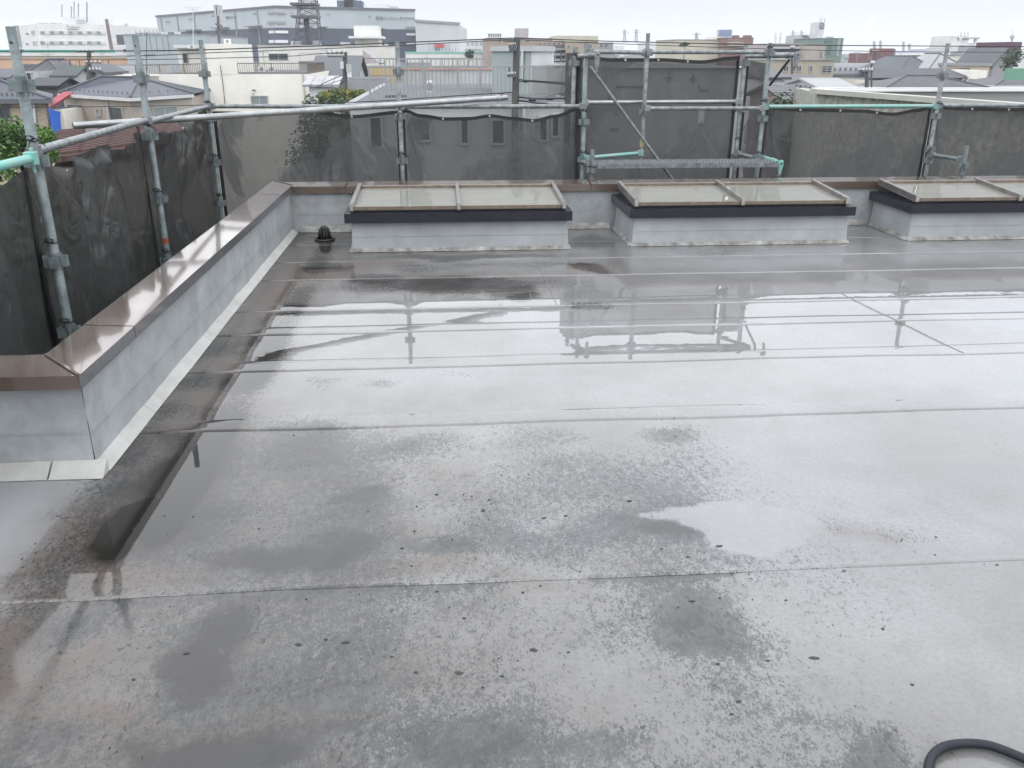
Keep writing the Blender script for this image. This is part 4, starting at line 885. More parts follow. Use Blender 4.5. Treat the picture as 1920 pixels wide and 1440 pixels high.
build('eave_board', MB().bar(e0-Vector((0, 0, .10)), e1-Vector((0, 0, .10)), .06, .16).bar(e1-Vector((0, 0, .10)), e2_-Vector((0, 0, .10)), .06, .16), dgrey, ro)
for k in range(7):
    p = e0.lerp(e1, .66+k*.05).lerp(g0.lerp(g1, .8), .2)+Vector((0, 0, .04)); build('snow_guard', MB().box((p.x-.03, p.y-.03, p.z-.03), (p.x+.03, p.y+.03, p.z+.08)), dgrey, ro)
window(r_, 5, 200, 21, 232, P_, Q_, dgrey, glassd)
build('downpipe', MB().tube([at(63, 190, Y=42.9), at(68, 262, Y=42.9)], .06, 8), offw, r_); build('downpipe', MB().tube([at(87, 184, Y=42.88), at(95, 250, Y=42.88)], .06, 8), dgrey, r_)
r_, P_, Q_, zt = block('red_roof_house', 'little house with a red tiled roof squeezed beside the brick house', 93, 116, 206, 47, 5, cream, 'house')
a, c = at(88, 206, Y=46.8), at(119, 172, Y=50.5); build('roof', MB().hexa([(a.x, 46.7, a.z-.1), (c.x, 46.7, a.z-.1), (c.x, 50.5, c.z-.1), (a.x, 50.5, c.z-.1), (a.x, 46.7, a.z), (c.x, 46.7, a.z), (c.x, 50.5, c.z), (a.x, 50.5, c.z)]), redtile, r_)
m = MB(); q = [at(90, 203, Y=42), at(113, 210, Y=43.4), at(116, 243, Y=43.4), at(98, 252, Y=42)]
mm_ = MB()
for i in range(8):
    for j in range(8):
        def pp(u, v_): p = q[0].lerp(q[1], u).lerp(q[3].lerp(q[2], u), v_); return p+Vector((0, .06*math.sin(u*9+v_*3), 0))
        mm_.quad(pp(i/8, (j+1)/8), pp((i+1)/8, (j+1)/8), pp((i+1)/8, j/8), pp(i/8, j/8))
single('tarp', mm_, blue, 'bright blue tarp hanging beside the brick house', 'tarp', smooth=True)

YH = 50
Pa, Pb, Pc = at(118, 182, Y=YH+1.0), at(243, 188, Y=YH-3.5), at(360, 182, Y=YH)
ze = at(243, 182, Y=YH-3.5).z
r_ = thing('hip_roof_house', 'beige house with a blue slate hip roof behind the first poles', 'house', (Pb.x, Pb.y, GZ))
cor = [(Pa.x, Pa.y), (Pb.x, Pb.y), (Pc.x, Pc.y), (Pc.x-1.0, Pc.y+7), (Pa.x+.5, Pa.y+8)]
build('wall', MB().prism([cor[0], cor[1], cor[2], cor[3], cor[4]], GZ, ze-.2), taupe, r_)
e = [at(109, 175, Y=YH+1.0), at(243, 180, Y=YH-4.0), at(362, 175, Y=YH)]; e2 = [Vector((Pc.x-.6, Pc.y+7.6, ze)), Vector((Pa.x, Pa.y+8.5, ze))]
ra, rb = at(190, 144, Y=YH+3.6), at(262, 146, Y=YH+4.0)
for v_ in e: v_.z = ze
ro = build('roof', MB().quad(e[0], e[1], rb, ra).tri(e[1], e[2], rb).tri(e[2], e2[0], rb).quad(e2[0], e2[1], ra, rb).tri(e2[1], e[0], ra), slate, r_)
m = MB(); dz = Vector((0, 0, .04))
for a, c in ((e[1], rb), (ra, rb), (e[0], ra), (e[2], rb)): m.tube([a+dz, c+dz], .06, 6)
build('ridge_cap', m, greyroof, ro)
m = MB()
for a, c in ((e[0], e[1]), (e[1], e[2])): m.bar(a-Vector((0, 0, .10)), c-Vector((0, 0, .10)), .12, .16)
build('gutter', m, offw, r_)
for k in range(14):                      # snow guards
    t_ = (k+.7)/14.5; p = e[0].lerp(e[1], t_).lerp(ra.lerp(rb, t_), .13)+Vector((0, 0, .05)); build('snow_guard', MB().box((p.x-.02, p.y-.03, p.z-.03), (p.x+.02, p.y+.03, p.z+.06)), dgrey, ro)
for k in range(5):
    t_ = (k+1)/6.; p = e[1].lerp(e[2], t_).lerp(rb, .15)+Vector((0, 0, .05)); build('snow_guard', MB().box((p.x-.02, p.y-.03, p.z-.03), (p.x+.02, p.y+.03, p.z+.06)), dgrey, ro)
P1_, Q1_ = cor[0], cor[1]; P2_, Q2_ = cor[1], cor[2]
window(r_, 132, 197, 152, 221, P1_, Q1_); window(r_, 183, 206, 189, 216, P1_, Q1_, gl=mgrey); window(r_, 209, 202, 232, 226, P1_, Q1_)
window(r_, 289, 201, 332, 222, P2_, Q2_, gl=glassg, mull=1)
build('downpipe', MB().tube([on_wall(202, 192, P1_, Q1_)+Vector((0, -.1, 0)), on_wall(205, 230, P1_, Q1_)+Vector((0, -.1, 0))], .05, 8), offw, r_)
FOOT.append((Pa.x-2, YH-6, Pc.x+2, YH+12))
# brown ribbed roof below
a0, a1, a2, a3 = at(60, 300, Y=15.5), at(345, 262, Y=17.5), at(345, 226, Y=22.5), at(112, 247, Y=21)
r_ = thing('ribbed_roof_house', 'low house with a brown ribbed metal roof just below the hip roofed house', 'house', (a0.x, a0.y, GZ))
build('roof', MB().hexa([a0-Vector((0, 0, .1)), a1-Vector((0, 0, .1)), a2-Vector((0, 0, .1)), a3-Vector((0, 0, .1)), a0, a1, a2, a3]), brownroof, r_)
for k in range(15):
    t_ = (k+.5)/15; p, q = a0.lerp(a3, t_), a1.lerp(a2, t_); build('roof_batten', MB().bar(p+Vector((0, 0, .03)), q+Vector((0, 0, .03)), .05, .06), brownroof, r_)
build('wall', MB().prism([(a0.x+.2, a0.y+.2), (a1.x-.2, a1.y+.2), (a2.x-.2, a2.y-.2), (a3.x+.2, a3.y-.2)], GZ, min(a0.z, a1.z)-.2), taupe, r_)
build('roof_light', MB().hexa([at(162, 257, Y=18.8)+Vector((0, 0, .08)), at(184, 255, Y=18.9)+Vector((0, 0, .08)), at(184, 250, Y=19.7)+Vector((0, 0, .08)), at(165, 250, Y=19.6)+Vector((0, 0, .08))]+[at(162, 257, Y=18.8)+Vector((0, 0, .2)), at(184, 255, Y=18.9)+Vector((0, 0, .2)), at(184, 250, Y=19.7)+Vector((0, 0, .2)), at(165, 250, Y=19.6)+Vector((0, 0, .2))]), whiteroof, r_)
FOOT.append((a0.x-3, 10, a1.x+3, 25))

# cream building
YC = 55
rC, PC, QC, zC = block('cream_building', 'cream rendered building with a stair tower and railed roof terraces', 297, 580, 139, YC, 13, cream, wins=())
a, c = at(384, 82, Y=YC-.02), at(439, 82, Y=YC-.02); build('stair_tower', MB().box((a.x, YC-.02, zC-.0), (c.x, YC+5, a.z)), cream, rC)
a, c = at(332, 89, Y=YC+1.5), at(383.5, 89, Y=YC+1.5); build('tower_annex', MB().box((a.x, YC+1.5, zC-1), (c.x, YC+6, a.z)), cream, rC)
a, c = at(325, 84, Y=YC+1), at(383, 90, Y=YC+1); build('roof_slab', MB().box((a.x, YC+1, c.z), (c.x, YC+6, a.z)), offw, rC)
PX, QX = (0, YC+1.48), (1, YC+1.48); window(rC, 345, 101, 353, 118, PX, QX, alu, glassd, mull=0)
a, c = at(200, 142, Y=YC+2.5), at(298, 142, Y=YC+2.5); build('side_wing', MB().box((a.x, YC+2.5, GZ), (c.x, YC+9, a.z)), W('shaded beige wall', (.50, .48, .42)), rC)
window(rC, 473, 181, 502, 196, PC, QC, alu, glassg, mull=1)
build('round_vent', MB().tube([on_wall(392, 168, PC, QC), on_wall(392, 168, PC, QC)-Vector((0, .12, 0))], .09, 12), dgrey, rC)
build('downpipe', MB().tube([at(568, 139, Y=YC-.1), at(573, 195, Y=YC-.1)], .05, 8), W('grey beige pipe', (.45, .43, .38)), rC)
build('outlet', MB().box(at(472, 168, Y=YC-.12), at(479, 170, Y=YC-.005)), dgrey, rC); build('outlet', MB().ball(at(474, 174, Y=YC-.1), .08), white, rC)
t1 = lambda x, y, Y: tuple(at(x, y, Y=Y))
zr = zC+.0
railing('terrace_railing', 'brown railing on the roof terrace beside the stair tower with the roof slab', [(at(255, 139, Y=YC+2.6).x, YC+2.7, at(260, 142, Y=YC+2.5).z), (at(391, 139, Y=YC+.2).x, YC+.4, at(391, 139, Y=YC).z)], .58, .13, browna)
railing('terrace_railing', 'brown railing on the terrace at the air conditioner end of the cream building', [(at(443, 139, Y=YC+.2).x, YC+.2, zC), (at(577, 139, Y=YC+.2).x, YC+.2, zC), (at(577, 139, Y=YC+.2).x, YC+8, zC)], .60, .13, browna)
def acunit(x0, y0, x1, y1, Y, label, dep=.35):
    a, c = at(x0, y1, Y=Y), at(x1, y0, Y=Y); root = thing('air_conditioner', label, 'air conditioner', (a.x, Y, a.z), 'outdoor units on roofs')
    build('case', MB().box((a.x, Y, a.z), (c.x, Y+dep, c.z)), board, root)
    cx, cz = a.x+(c.x-a.x)*.6, (a.z+c.z)/2; rr = (c.z-a.z)*.36
    build('fan_grille', MB().tube([(cx, Y-.002, cz), (cx, Y-.02, cz)], rr, 16), mgrey, root)
    return root
acunit(484, 124, 494, 135, YC+3, 'small outdoor unit behind the terrace railing of the cream building')
acunit(506, 124, 511, 135, YC+3, 'narrow white outdoor unit further along the terrace railing')
acunit(352, 84, 364, 91, YC+.8, 'outdoor unit bracketed under the roof slab of the stair tower')
acunit(420, 73, 430, 82, YC+2, 'white outdoor unit on top of the stair tower')
single('lightning_cable', MB().tube([at(413, 122, Y=YC-.15), at(418, 157, Y=YC-.1), at(422, 195, Y=YC-.1)], .025, 5), dgrey, 'thin dark cable running down the cream stair tower wall', 'cable')
antenna('tv_antenna', 'tall pale television aerial with a long arm above the roof slab', 362, 14, 86, YC+1.5, ((0, .45), (.12, .25)), .02, offw)
ca = thing('cell_antenna', 'cluster of mobile phone panels on a dark mast above the stair tower', 'antenna', tuple(at(414, 82, Y=YC+2)))
build('mast', MB().tube([at(411, 82, Y=YC+2), at(409, 30, Y=YC+2)], .09, 8), dgrey, ca)
for x, y0, y1 in ((405.5, 10, 48), (409.5, 9, 50), (415.5, 10, 44)): build('panel', MB().box(at(x-.9, y1, Y=YC+1.95), at(x+.9, y0, Y=YC+2.05)), lgrey, ca)
build('cable_loop', MB().tube([at(404, 45, Y=YC+1.8), at(416, 48, Y=YC+1.8), at(414, 58, Y=YC+1.8), at(409, 70, Y=YC+1.8)], .05, 6), dgrey, ca)
antenna('tv_antenna', 'dark spindly aerial standing over the slate hip roof', 275, 60, 218, 40, ((.05, .45), (.9, .2)), .018, dgrey)
# grey metal hall behind cream building
r_, P_, Q_, zt = block('metal_hall', 'pale grey metal clad hall behind the stair tower', 232, 384, 65, 140, 30, W('pale blue grey cladding', (.38, .43, .46)), lip=.8, lipmat=steel)
for x in (253, 285, 296, 308, 318): build('cladding_joint', fbox(MB(), x-.4, 67, x+.4, 100, P_, Q_, .1), mgrey, r_)
for x in (262, 286, 308, 333): build('roof_vent', MB().box(at(x-4, 65, Y=141), at(x+4, 60, Y=144)), offw, r_)

# white clinic
YT = 215
aL, aC, aR = at(12, 50, Y=YT+28), at(68, 44, Y=YT), at(205, 45, Y=YT+4)
zt = at(135, 45, Y=YT).z
r_ = thing('white_office', 'large white office block with two bands of windows and lettering on top', 'building', (aC.x, aC.y, GZ)); rT = r_
build('wall', MB().prism([(aL.x, aL.y), (aC.x, aC.y), (aR.x, aR.y), (aR.x+2, aR.y+30), (aL.x+8, aL.y+22)], GZ, zt), white, r_)
PT, QT = (aC.x, aC.y), (aR.x, aR.y); PS, QS = (aL.x, aL.y), (aC.x, aC.y)
for y0, y1 in ((58, 65), (77, 84)):
    o = build('window', fbox(MB(), 76, y0, 199, y1, PT, QT, .10), offw, r_)
    for k in range(14):
        x = 76.6+k*8.75; build('pane', fbox(MB(), x, y0+.6, x+8, y1-.6, PT, QT, .16), [glassg, lgrey, glassg, offw][k*7 % 4], o)
for x0, y0, x1, y1 in ((60, 58, 66, 65), (63, 78, 70, 85)): window(r_, x0, y0, x1, y1, PS, QS, gl=glassg)
build('stair_glazing', fbox(MB(), 36, 47, 44, 98, PS, QS, .2), mgrey, r_)
for x in (30, 33, 50, 53): 
    for y in (62, 81): build('vent_slot', fbox(MB(), x, y, x+1, y+3, PS, QS, .15), dgrey, r_)
p, q = at(119, 44, Y=YT+8), at(182, 32, Y=YT+8); build('plant_room', MB().box((p.x, YT+8, zt), (q.x, YT+20, q.z)), offw, r_)
p, q = at(142, 44, Y=YT+7), at(155, 37, Y=YT+7); build('plant_louvre', MB().box((p.x, YT+7.7, zt), (q.x, YT+7.99, q.z)), steel, r_)
for x0, x1 in ((70, 78), (80, 84), (93, 98), (104, 110)): p, q = at(x0, 46, Y=YT+5), at(x1, 42.5, Y=YT+5); build('roof_unit', MB().box((p.x, YT+5, zt), (q.x, YT+7, q.z)), lgrey, r_)
p = on_wall(126, 51.5, PT, QT); dT = (QT[0]-PT[0], QT[1]-PT[1], 0)
text('T', 5.2/F*YT*1.35, on_wall(126, 53, PT, QT)+Vector((-.02, -.4, 0)), dT, inkdark, r_)
text('INNAS', 3.2/F*YT*1.35, on_wall(131.3, 53, PT, QT)+Vector((0, -.4, 0)), dT, inkdark, r_, sx=1.25)
build('small_lettering', fbox(MB(), 127, 54.2, 147, 55.6, PT, QT, .15), mgrey, r_)
for i, (x, y0, y1) in enumerate(((116, 8, 32), (134, 12, 34), (139, 3, 34), (147, 6, 32), (163, 4, 42))):
    antenna('whip_antenna', ['slim aerial at the plant room corner of the white office', 'stubby aerial with clamps on the white office roof', 'tallest aerial in the middle of the white office roof', 'aerial with a small crossarm on the white office roof', 'leaning dark aerial beside the plant room of the white office'][i], x, y0, y1, YT+6, ((.4, .3),) if i in (1, 3) else (), .12, mgrey if i != 4 else dgrey)
FOOT.append((aL.x-5, YT-3, aR.x+5, YT+60))
single('chimney_stack', MB().tube([at(210, 96, Y=190), at(199.5, 36, Y=190)], [.36, .30], 10), W('purple brown steel stack', (.20, .15, .15)), 'lone brown steel chimney leaning up past the end of the white office', 'chimney')
r_, _, _, _ = block('utility_building', 'small pale building with grilles between the brown chimney and the metal hall', 214, 262, 84, 160, 12, offw, wins=((232, 92, 238, 97), (246, 92, 258, 97)))
for x in (216, 219, 222, 225): p = at(x, 84, Y=159); build('grille', MB().box((p.x-.15, 160.5, p.z), (p.x+.15, 161, p.z+1.6)), dgrey, r_)

# logistics warehouse
YW = 250
wc = at(516, 14, Y=YW); zW = wc.z
def at_z(x, y, z):                       # point with a given height along the ray
    d = ray(x, y); t_ = (z-EYE)/d.z; return C0+d*t_
wl = at_z(293, 32, zW); wr = at_z(778, 20.5, zW)
zM = on_wall(516, 52, (wl.x, wl.y), (wc.x, wc.y)).z
rW = thing('logistics_warehouse', 'huge two tone logistics warehouse with dark slate blue lower half', 'warehouse', (wc.x, wc.y, GZ))
fp = [(wl.x, wl.y), (wc.x, wc.y), (wr.x, wr.y), (wr.x-10, wr.y+90), (wl.x+20, wl.y+60)]
build('upper_wall', MB().prism(fp, zM+.01, zW), W('pale grey blue cladding', (.42, .465, .50), scale=.05), rW)
build('lower_wall', MB().prism(fp, GZ, zM), navy, rW)
PA, QA = (wl.x, wl.y), (wc.x, wc.y); PB, QB = (wc.x, wc.y), (wr.x, wr.y)
m = MB(); cc = Vector((0, 0, .25))
for a, c in ((wl, wc), (wc, wr)): m.bar(a+cc, c+cc, .8, .5)
build('roof_edge', m, dgrey, rW)
for x, yb in ((306, 62), (337, 65), (373, 100), (449, 100), (491, 100)): build('downpipe', fbox(MB(), x-.5, 16+(516-x)*.082, x+.5, yb, PA, QA, .35), mgrey, rW)
for y0, y1 in ((22.5, 26.5), (40, 44.5)): build('louver_strip', fbox(MB(), 503, y0, 515.6, y1, PA, QA, .3), mgrey, rW); build('louver_strip', fbox(MB(), 516.4, y0, 536, y1, PB, QB, .3), mgrey, rW); build('louver_strip', fbox(MB(), 761, y0+9.5, 777, y1+8.5, PB, QB, .3), mgrey, rW)
for y0, y1 in ((57.5, 62.5), (75, 80.5)): build('light_strip', fbox(MB(), 506, y0, 515.6, y1, PA, QA, .3), board, rW); build('light_strip', fbox(MB(), 516.4, y0, 540, y1, PB, QB, .3), board, rW); build('light_strip', fbox(MB(), 762, y0+5, 778, y1+4, PB, QB, .3), board, rW)
for x, y in ((547, 24), (616, 27), (693, 30), (752, 32.5)): build('wall_vent', fbox(MB(), x-2, y-.8, x+2, y+.8, PB, QB, .3), mgrey, rW)
for x, y in ((312, 41), (355, 36), (399, 30), (476, 26)):
    for k in range(3): build('wall_vent', fbox(MB(), x+k*3, y-1.5, x+k*3+1, y+1.5, PA, QA, .3), mgrey, rW)
for x0, x1, y in ((348, 378, 56), (404, 430, 52), (466, 492, 49)): build('canopy', fbox(MB(), x0, y-1, x1, y+1, PA, QA, 1.6), mgrey, rW)
for x0, x1, y in ((595, 612, 50), (700, 719, 53)): build('canopy', fbox(MB(), x0, y-1, x1, y+1, PB, QB, 1.6), mgrey, rW)
dB = (QB[0]-PB[0], QB[1]-PB[1], 0); dA = (QA[0]-PA[0], QA[1]-PA[1], 0)
text('東海ロジスティクス', .92, on_wall(705, 37, PB, QB)+Vector((0, -.4, 0)), dB, inkdark, rW, sx=.93)
text('東海ロジスティクス', .85, on_wall(424, 35.5, PA, QA)+Vector((0, -.4, 0)), dA, inkdark, rW, sx=.95)
lt = [o for o in bpy.data.objects if o.name.startswith('lettering') and o.parent == rW]
for o, wpx, Y_ in zip(lt, (35, 21), (wr.y, (wl.y+wc.y)/2)): o.data.size = 5.6*Y_/F*1.15 if wpx == 35 else 4.6*Y_/F*1.1
for x0, x1, y0, mt in ((632, 678, 1, navy), (682, 730, 8.5, offw), (733, 745, 12, lgrey), (645, 662, -4, navy)):
    p, q = at(x0, y0, Y=YW+25), at(x1, y0, Y=YW+25); build('roof_plant', MB().box((p.x, YW+24, zW), (q.x, YW+34, p.z)), mt, rW)
FOOT.append((wl.x-5, YW-8, wr.x+60, YW+160))
# wholesale store hall
P0s = at(779, 41, Y=YW+4); P1s = at_z(861, 46, P0s.z)
rK = thing('store_hall', 'plain pale store hall with a red and blue sign beside the warehouse', 'store', (P0s.x, P0s.y, GZ))
build('wall', MB().prism([(P0s.x, P0s.y), (P1s.x, P1s.y), (P1s.x+4, P1s.y+60), (P0s.x+4, P0s.y+60)], GZ, P0s.z), W('pale grey panel cladding', (.52, .54, .55), scale=.04), rK)
build('roof_edge', MB().bar(P0s+Vector((0, 0, .3)), P1s+Vector((0, 0, .3)), .8, .6), mgrey, rK)
PK, QK = (P0s.x, P0s.y), (P1s.x, P1s.y); dK = (QK[0]-PK[0], QK[1]-PK[1], 0)
build('sign_panel', fbox(MB(), 803, 80, 845, 98, PK, QK, .15), lgrey, rK)
o = text('COSTCO', 7.6/F*P0s.y*1.12, on_wall(814.5, 89.3, PK, QK)+Vector((0, -.5, 0)), dK, redpaint, rK, ext=.1); o.data.offset = .02; o.data.shear = .12; o.data.size = 1.42; 
o = text('WHOLESALE', .55, on_wall(815, 93.5, PK, QK)+Vector((0, -.5, 0)), dK, bluepaint, rK, sx=1.0); o.data.offset = .01
for k in range(9): build('lamp_post', MB().box(at(818+k*6, 98, Y=236), at(818.6+k*6, 91, Y=236.3)), dgrey, rK)

# lattice tower
def lattice(name, label, xc, y0, y1, Y, w0, w1, n_, mat, core=True, platforms=(), cat='lattice tower', group=None, r=.06):
    a, b2 = at(xc, y1, Y=Y), at(xc, y0, Y=Y); root = thing(name, label, cat, tuple(a), group); H_ = b2.z-a.z
    def c(i, t_): w_ = (w1+(w0-w1)*(t_))/2; sx, sy = ((-1, -1), (1, -1), (1, 1), (-1, 1))[i % 4]; return Vector((a.x+sx*w_+(b2.x-a.x)*t_, a.y+sy*w_, a.z+H_*t_))
    for i in range(4): build('leg', MB().tube([c(i, 0), c(i, 1)], r, 5), mat, root)
    m = MB()
    for k in range(n_):
        for i in range(4):
            m.bar(c(i, k/n_), c(i+1, (k+1)/n_), r, r); m.bar(c(i+1, k/n_), c(i, (k+1)/n_), r, r); m.bar(c(i, (k+1)/n_), c(i+1, (k+1)/n_), r, r)
    build('bracing', m, mat, root, kind='stuff')
    if core: build('core_pipe', MB().tube([Vector((a.x, a.y, a.z)), Vector((a.x, a.y, a.z+H_*core))], r*6, 8), dgrey, root)
    for t_, w_ in platforms: z = a.z+H_*t_; build('platform', MB().box((a.x-w_, a.y-w_, z), (a.x+w_, a.y+w_, z+.25)), mat, root)
    return root
rL = lattice('lattice_tower', 'dark steel lattice mast with two platforms rising out of the picture top', 578, -40, 84, 112, 1.4, 3.0, 9, dgrey, .42, ((.41, 1.55), (.60, 1.55)), r=.055)
for x in (563, 570, 586, 592): p = at(x, 30, Y=111); build('dish', MB().tube([p, p-Vector((0, .3, 0))], .35, 10), mgrey, rL)

# long white building with pillbox tower
rP, PP, QP, zP = block('white_hall', 'long low white building carrying the lattice mast and the lighthouse-like stair block', 483, 737, 85.5, 108, 14, W('warm white render', (.68, .67, .63)), lip=.6, mull=1, wins=((505, 101, 540, 112),))
for x0, x1, y0, y1, mt, nm in ((666, 711, 72, 86, cream, 'stair_base'), (664, 709, 48, 67.5, white, 'stair_head'), (655, 718, 68, 72, white, 'roof_slab')):
    p, q = at(x0, y1, Y=111), at(x1, y0, Y=111); build(nm, MB().box((p.x, 111 if nm != 'roof_slab' else 110, p.z if nm != 'stair_base' else zP), (q.x, 116, q.z)), mt, rP)
for x0, x1, y0 in ((545, 560, 77), (586, 600, 76), (638, 658, 79), (720, 726, 82)): p, q = at(x0, y0, Y=112), at(x1, y0, Y=112); build('roof_unit', MB().box((p.x, 112, zP), (q.x, 114, p.z)), offw, rP)
build('ledge_joint', fbox(MB(), 680, 72.5, 681, 86, (0, 110.98), (1, 110.98), .02), lgrey, rP)

# brown and grey mid town, behind the crossed pole
rB, PB_, QB_, zB = block('brown_office', 'tan tiled office with a rooftop box and a row of fans', 912, 1036, 72, 165, 16, tan, wins=((935, 73.5, 939, 79), (969, 74, 976, 80), (985, 74, 992, 80)), lip=.5)
p, q = at(968, 53, Y=168), at(991, 53, Y=168); build('roof_box', MB().box((p.x, 168, zB), (q.x, 172, p.z)), pinkw, rB)
for k in range(6): p, q = at(915+k*4.4, 62.5, Y=167), at(918.6+k*4.4, 70, Y=167); build('roof_fan', MB().box((p.x, 167, zB), (q.x, 168, p.z)), offw, rB); build('fan_grille', MB().box((p.x+.08, 166.95, q.z+.15), (q.x-.08, 166.99, p.z-.1)), dgrey, rB)
block('white_block', 'white block with a row of little windows beside the green roofed shop', 862, 911, 76, 190, 12, offw, wins=[(876+k*8, 79, 879.5+k*8, 85) for k in range(4)]+[(872+k*8, 92, 878+k*8, 95) for k in range(4)], gl=steel)
rA, _, _, _ = block('balcony_apartments', 'apartment block with dark stacked balconies right of the utility pole', 1000, 1062, 77, 120, 12, W('dim tan tiles', (.30, .24, .20)), wins=[(1060-50+x*9, 80, 1064-50+x*9, 84) for x in range(5)])
for k in range(5):
    y = 90+k*10; build('balcony', fbox(MB(), 1036, y, 1063, y+4, (0, 119.9), (1, 119.9), 1.2), mgrey, rA); build('balcony_shade', fbox(MB(), 1037, y-5.5, 1062, y-.5, (0, 119.9), (1, 119.9), .05), dgrey, rA)  # dark sheets on the wall stand for shade behind the balcony fronts
rA, _, _, _ = block('tan_apartments', 'tan flats with small square windows and a pale yellow roof edge', 1062, 1121, 78, 118, 10, W('peach tan tiles', (.36, .30, .24)), wins=((1064, 85, 1068, 91), (1080, 88, 1084, 92), (1068, 98, 1072, 104), (1104, 84, 1109, 90)), lip=1.0, lipmat=yellowish)
block('yellow_top_block', 'pale yellow topped low block on the skyline above the tan flats', 1042, 1122, 67.5, 200, 12, yellowish)
block('slab_roofs', 'low dim rooftop sheds beside the tan flats', 1121, 1150, 80, 150, 8, mgrey, wins=((1125, 83, 1130, 88), (1134, 83, 1139, 88)))

# penthouse with roof deck and railing close behind the nets
YPn = 27
rG, PG, QG, zG = block('net_side_building', 'grey walled flats directly behind the scalloped net, with railed roof deck', 655, 1083, 196, YPn-2.5, 16, W('cool grey wall', (.40, .42, .42)), wins=((697, 221, 716, 275), (776, 224, 805, 262), (866, 222, 877, 268), (924, 226, 944, 268), (1012, 220, 1024, 262), (1036, 215, 1046, 255)), lip=2.5, lipmat=mgrey, mull=0)
for x in (970, 982, 1062): build('pipe_run', MB().tube([at(x, 200, Y=YPn-2.65), at(x+1, 420, Y=YPn-2.65)], .05, 6), lgrey, rG)
pg = thing('roof_penthouse', 'grey green penthouse block with a lipped roof behind the dark utility pole', 'penthouse', (at(958, 130, Y=YPn+3).x, YPn+3, zG), None)
pa, pb2, pc2 = at(922, 90, Y=YPn+4.4), at(994, 90, Y=YPn+2.4), at(1036, 90, Y=YPn+4.4)
zt = at(958, 86, Y=YPn+3).z
fpn = [(pa.x, pa.y), (pb2.x, pb2.y), (pc2.x, pc2.y), (pc2.x-1.2, pc2.y+3), (pa.x+.2, pa.y+3)]
build('wall', MB().prism(fpn, zG, zt-.17), greeng, pg)
build('panel_wall', fbox(MB(), 994.4, 96, 1036, 185, (pb2.x, pb2.y), (pc2.x, pc2.y), .02), palewall, pg)
cx = sum(p[0] for p in fpn)/5; cy = sum(p[1] for p in fpn)/5
build('roof_lip', MB().prism([(cx+(x-cx)*1.07, cy+(y-cy)*1.07) for x, y in fpn], zt-.165, zt), lgrey, pg)
build('downpipe', MB().tube([on_wall(981, 92, fpn[0], fpn[1])+Vector((-.02, -.08, 0)), on_wall(979, 150, fpn[0], fpn[1])+Vector((-.02, -.08, 0))], .045, 8), offw, pg)
zdk = zG+.04
railing('deck_railing', 'tall grey railing running round the roof deck beside the penthouse', [(at(696, 190, Y=YPn-2).x, YPn-2.2, zdk), (at(1000, 185, Y=YPn-1.6).x, YPn-1.4, zdk), (at(1078, 180, Y=YPn+2).x, YPn+2.5, zdk)], 1.02-.1, .115, greya, 1.6, thick=.035)
railing('deck_railing', 'second grey railing behind, along the far side of the roof deck', [(at(696, 190, Y=YPn+8).x+.6, YPn+8, zdk-.1), (at(925, 185, Y=YPn+9).x, YPn+9, zdk-.1)], 1.15, .16, greya, 1.6, thick=.035)
acunit(797, 152, 812, 173, YPn, 'white outdoor unit with a round fan standing on the roof deck')
single('vent_pipe', MB().tube([at(752, 186, Y=YPn-1), at(751, 158, Y=YPn-1)], .03, 8), board, 'white vent pipe rising behind the pole crossed by the loose pipe', 'vent pipe')
for i, (x0, x1, y) in enumerate(((722, 762, 181), (820, 838, 186))): single('roof_beam', MB().bar(at(x0, y, Y=YPn-1.6), at(x1, y-1, Y=YPn-1.6), .12, .07), dgrey, ['dark timber lying on the deck edge near the white vent pipe', 'stub of dark timber on the deck edge near the fan unit'][i], 'timber')
# grey wall behind tall net
rN, PN, QN, zN = block('rendered_block', 'stained grey concrete block seen through the tall net', 1092, 1395, 127, 26, 12, M('stained concrete', (.33, .34, .34), .8, .25, .9, c2=(.20, .21, .215), streak=True), lip=1.5, lipmat=lgrey)
for (x, y) in ((1254, 145), (1299, 147)):
    build('wall_cross', fbox(fbox(MB(), x-7, y-1, x+7, y+1, PN, QN, .04), x-1, y-9, x+1, y+9, PN, QN, .045), dgrey, rN)
build('wall_mark', fbox(MB(), 1155, 161, 1207, 163.5, PN, QN, .03), dgrey, rN); build('wall_mark', fbox(MB(), 1312, 168, 1328, 170, PN, QN, .03), dgrey, rN); build('wall_mark', fbox(MB(), 1310, 158, 1312, 167.9, PN, QN, .03), dgrey, rN)
build('pale_streak', fbox(MB(), 1308, 200, 1319, 232, PN, QN, .03), offw, rN); build('wall_mark', fbox(MB(), 1143, 240, 1160, 246, PN, QN, .03), dgrey, rN)

# left middle distance houses
def house(name, label, x0, x1, ye, Y, dep, wall, roof, kind='gable', h=1.3, axis='x', wins=(), cat='house', group=None, edge=None):
    r_, P_, Q_, zt = block(name, label, x0, x1, ye, Y, dep, wall, cat, wins=wins, group=group)
    X0, X1 = at(x0, ye, Y=Y).x, at(x1, ye, Y=Y).x
    if kind == 'gable':
        m = MB(); gable_wall(m, X0, X1, Y, Y+dep, zt, h, axis); build('gable_wall', m, wall, r_); gable(r_, X0, X1, Y, Y+dep, zt+.05, h, roof, axis)
    elif kind == 'hip': hip(r_, X0, X1, Y, Y+dep, zt+.05, h, roof, edge=edge)
    return r_, P_, Q_, zt
house('grey_house', 'grey house with white framed window behind the closest pole', -40, 13, 146, 62, 3.5, lgrey, greyroof, 'gable', .5, wins=((2, 148, 12, 158),))
house('grey_house', 'flat topped grey house with one dark window between the closest poles', 40, 70, 134, 60, 3, lgrey, dgrey, 'flat', wins=((44, 137, 60, 151),))
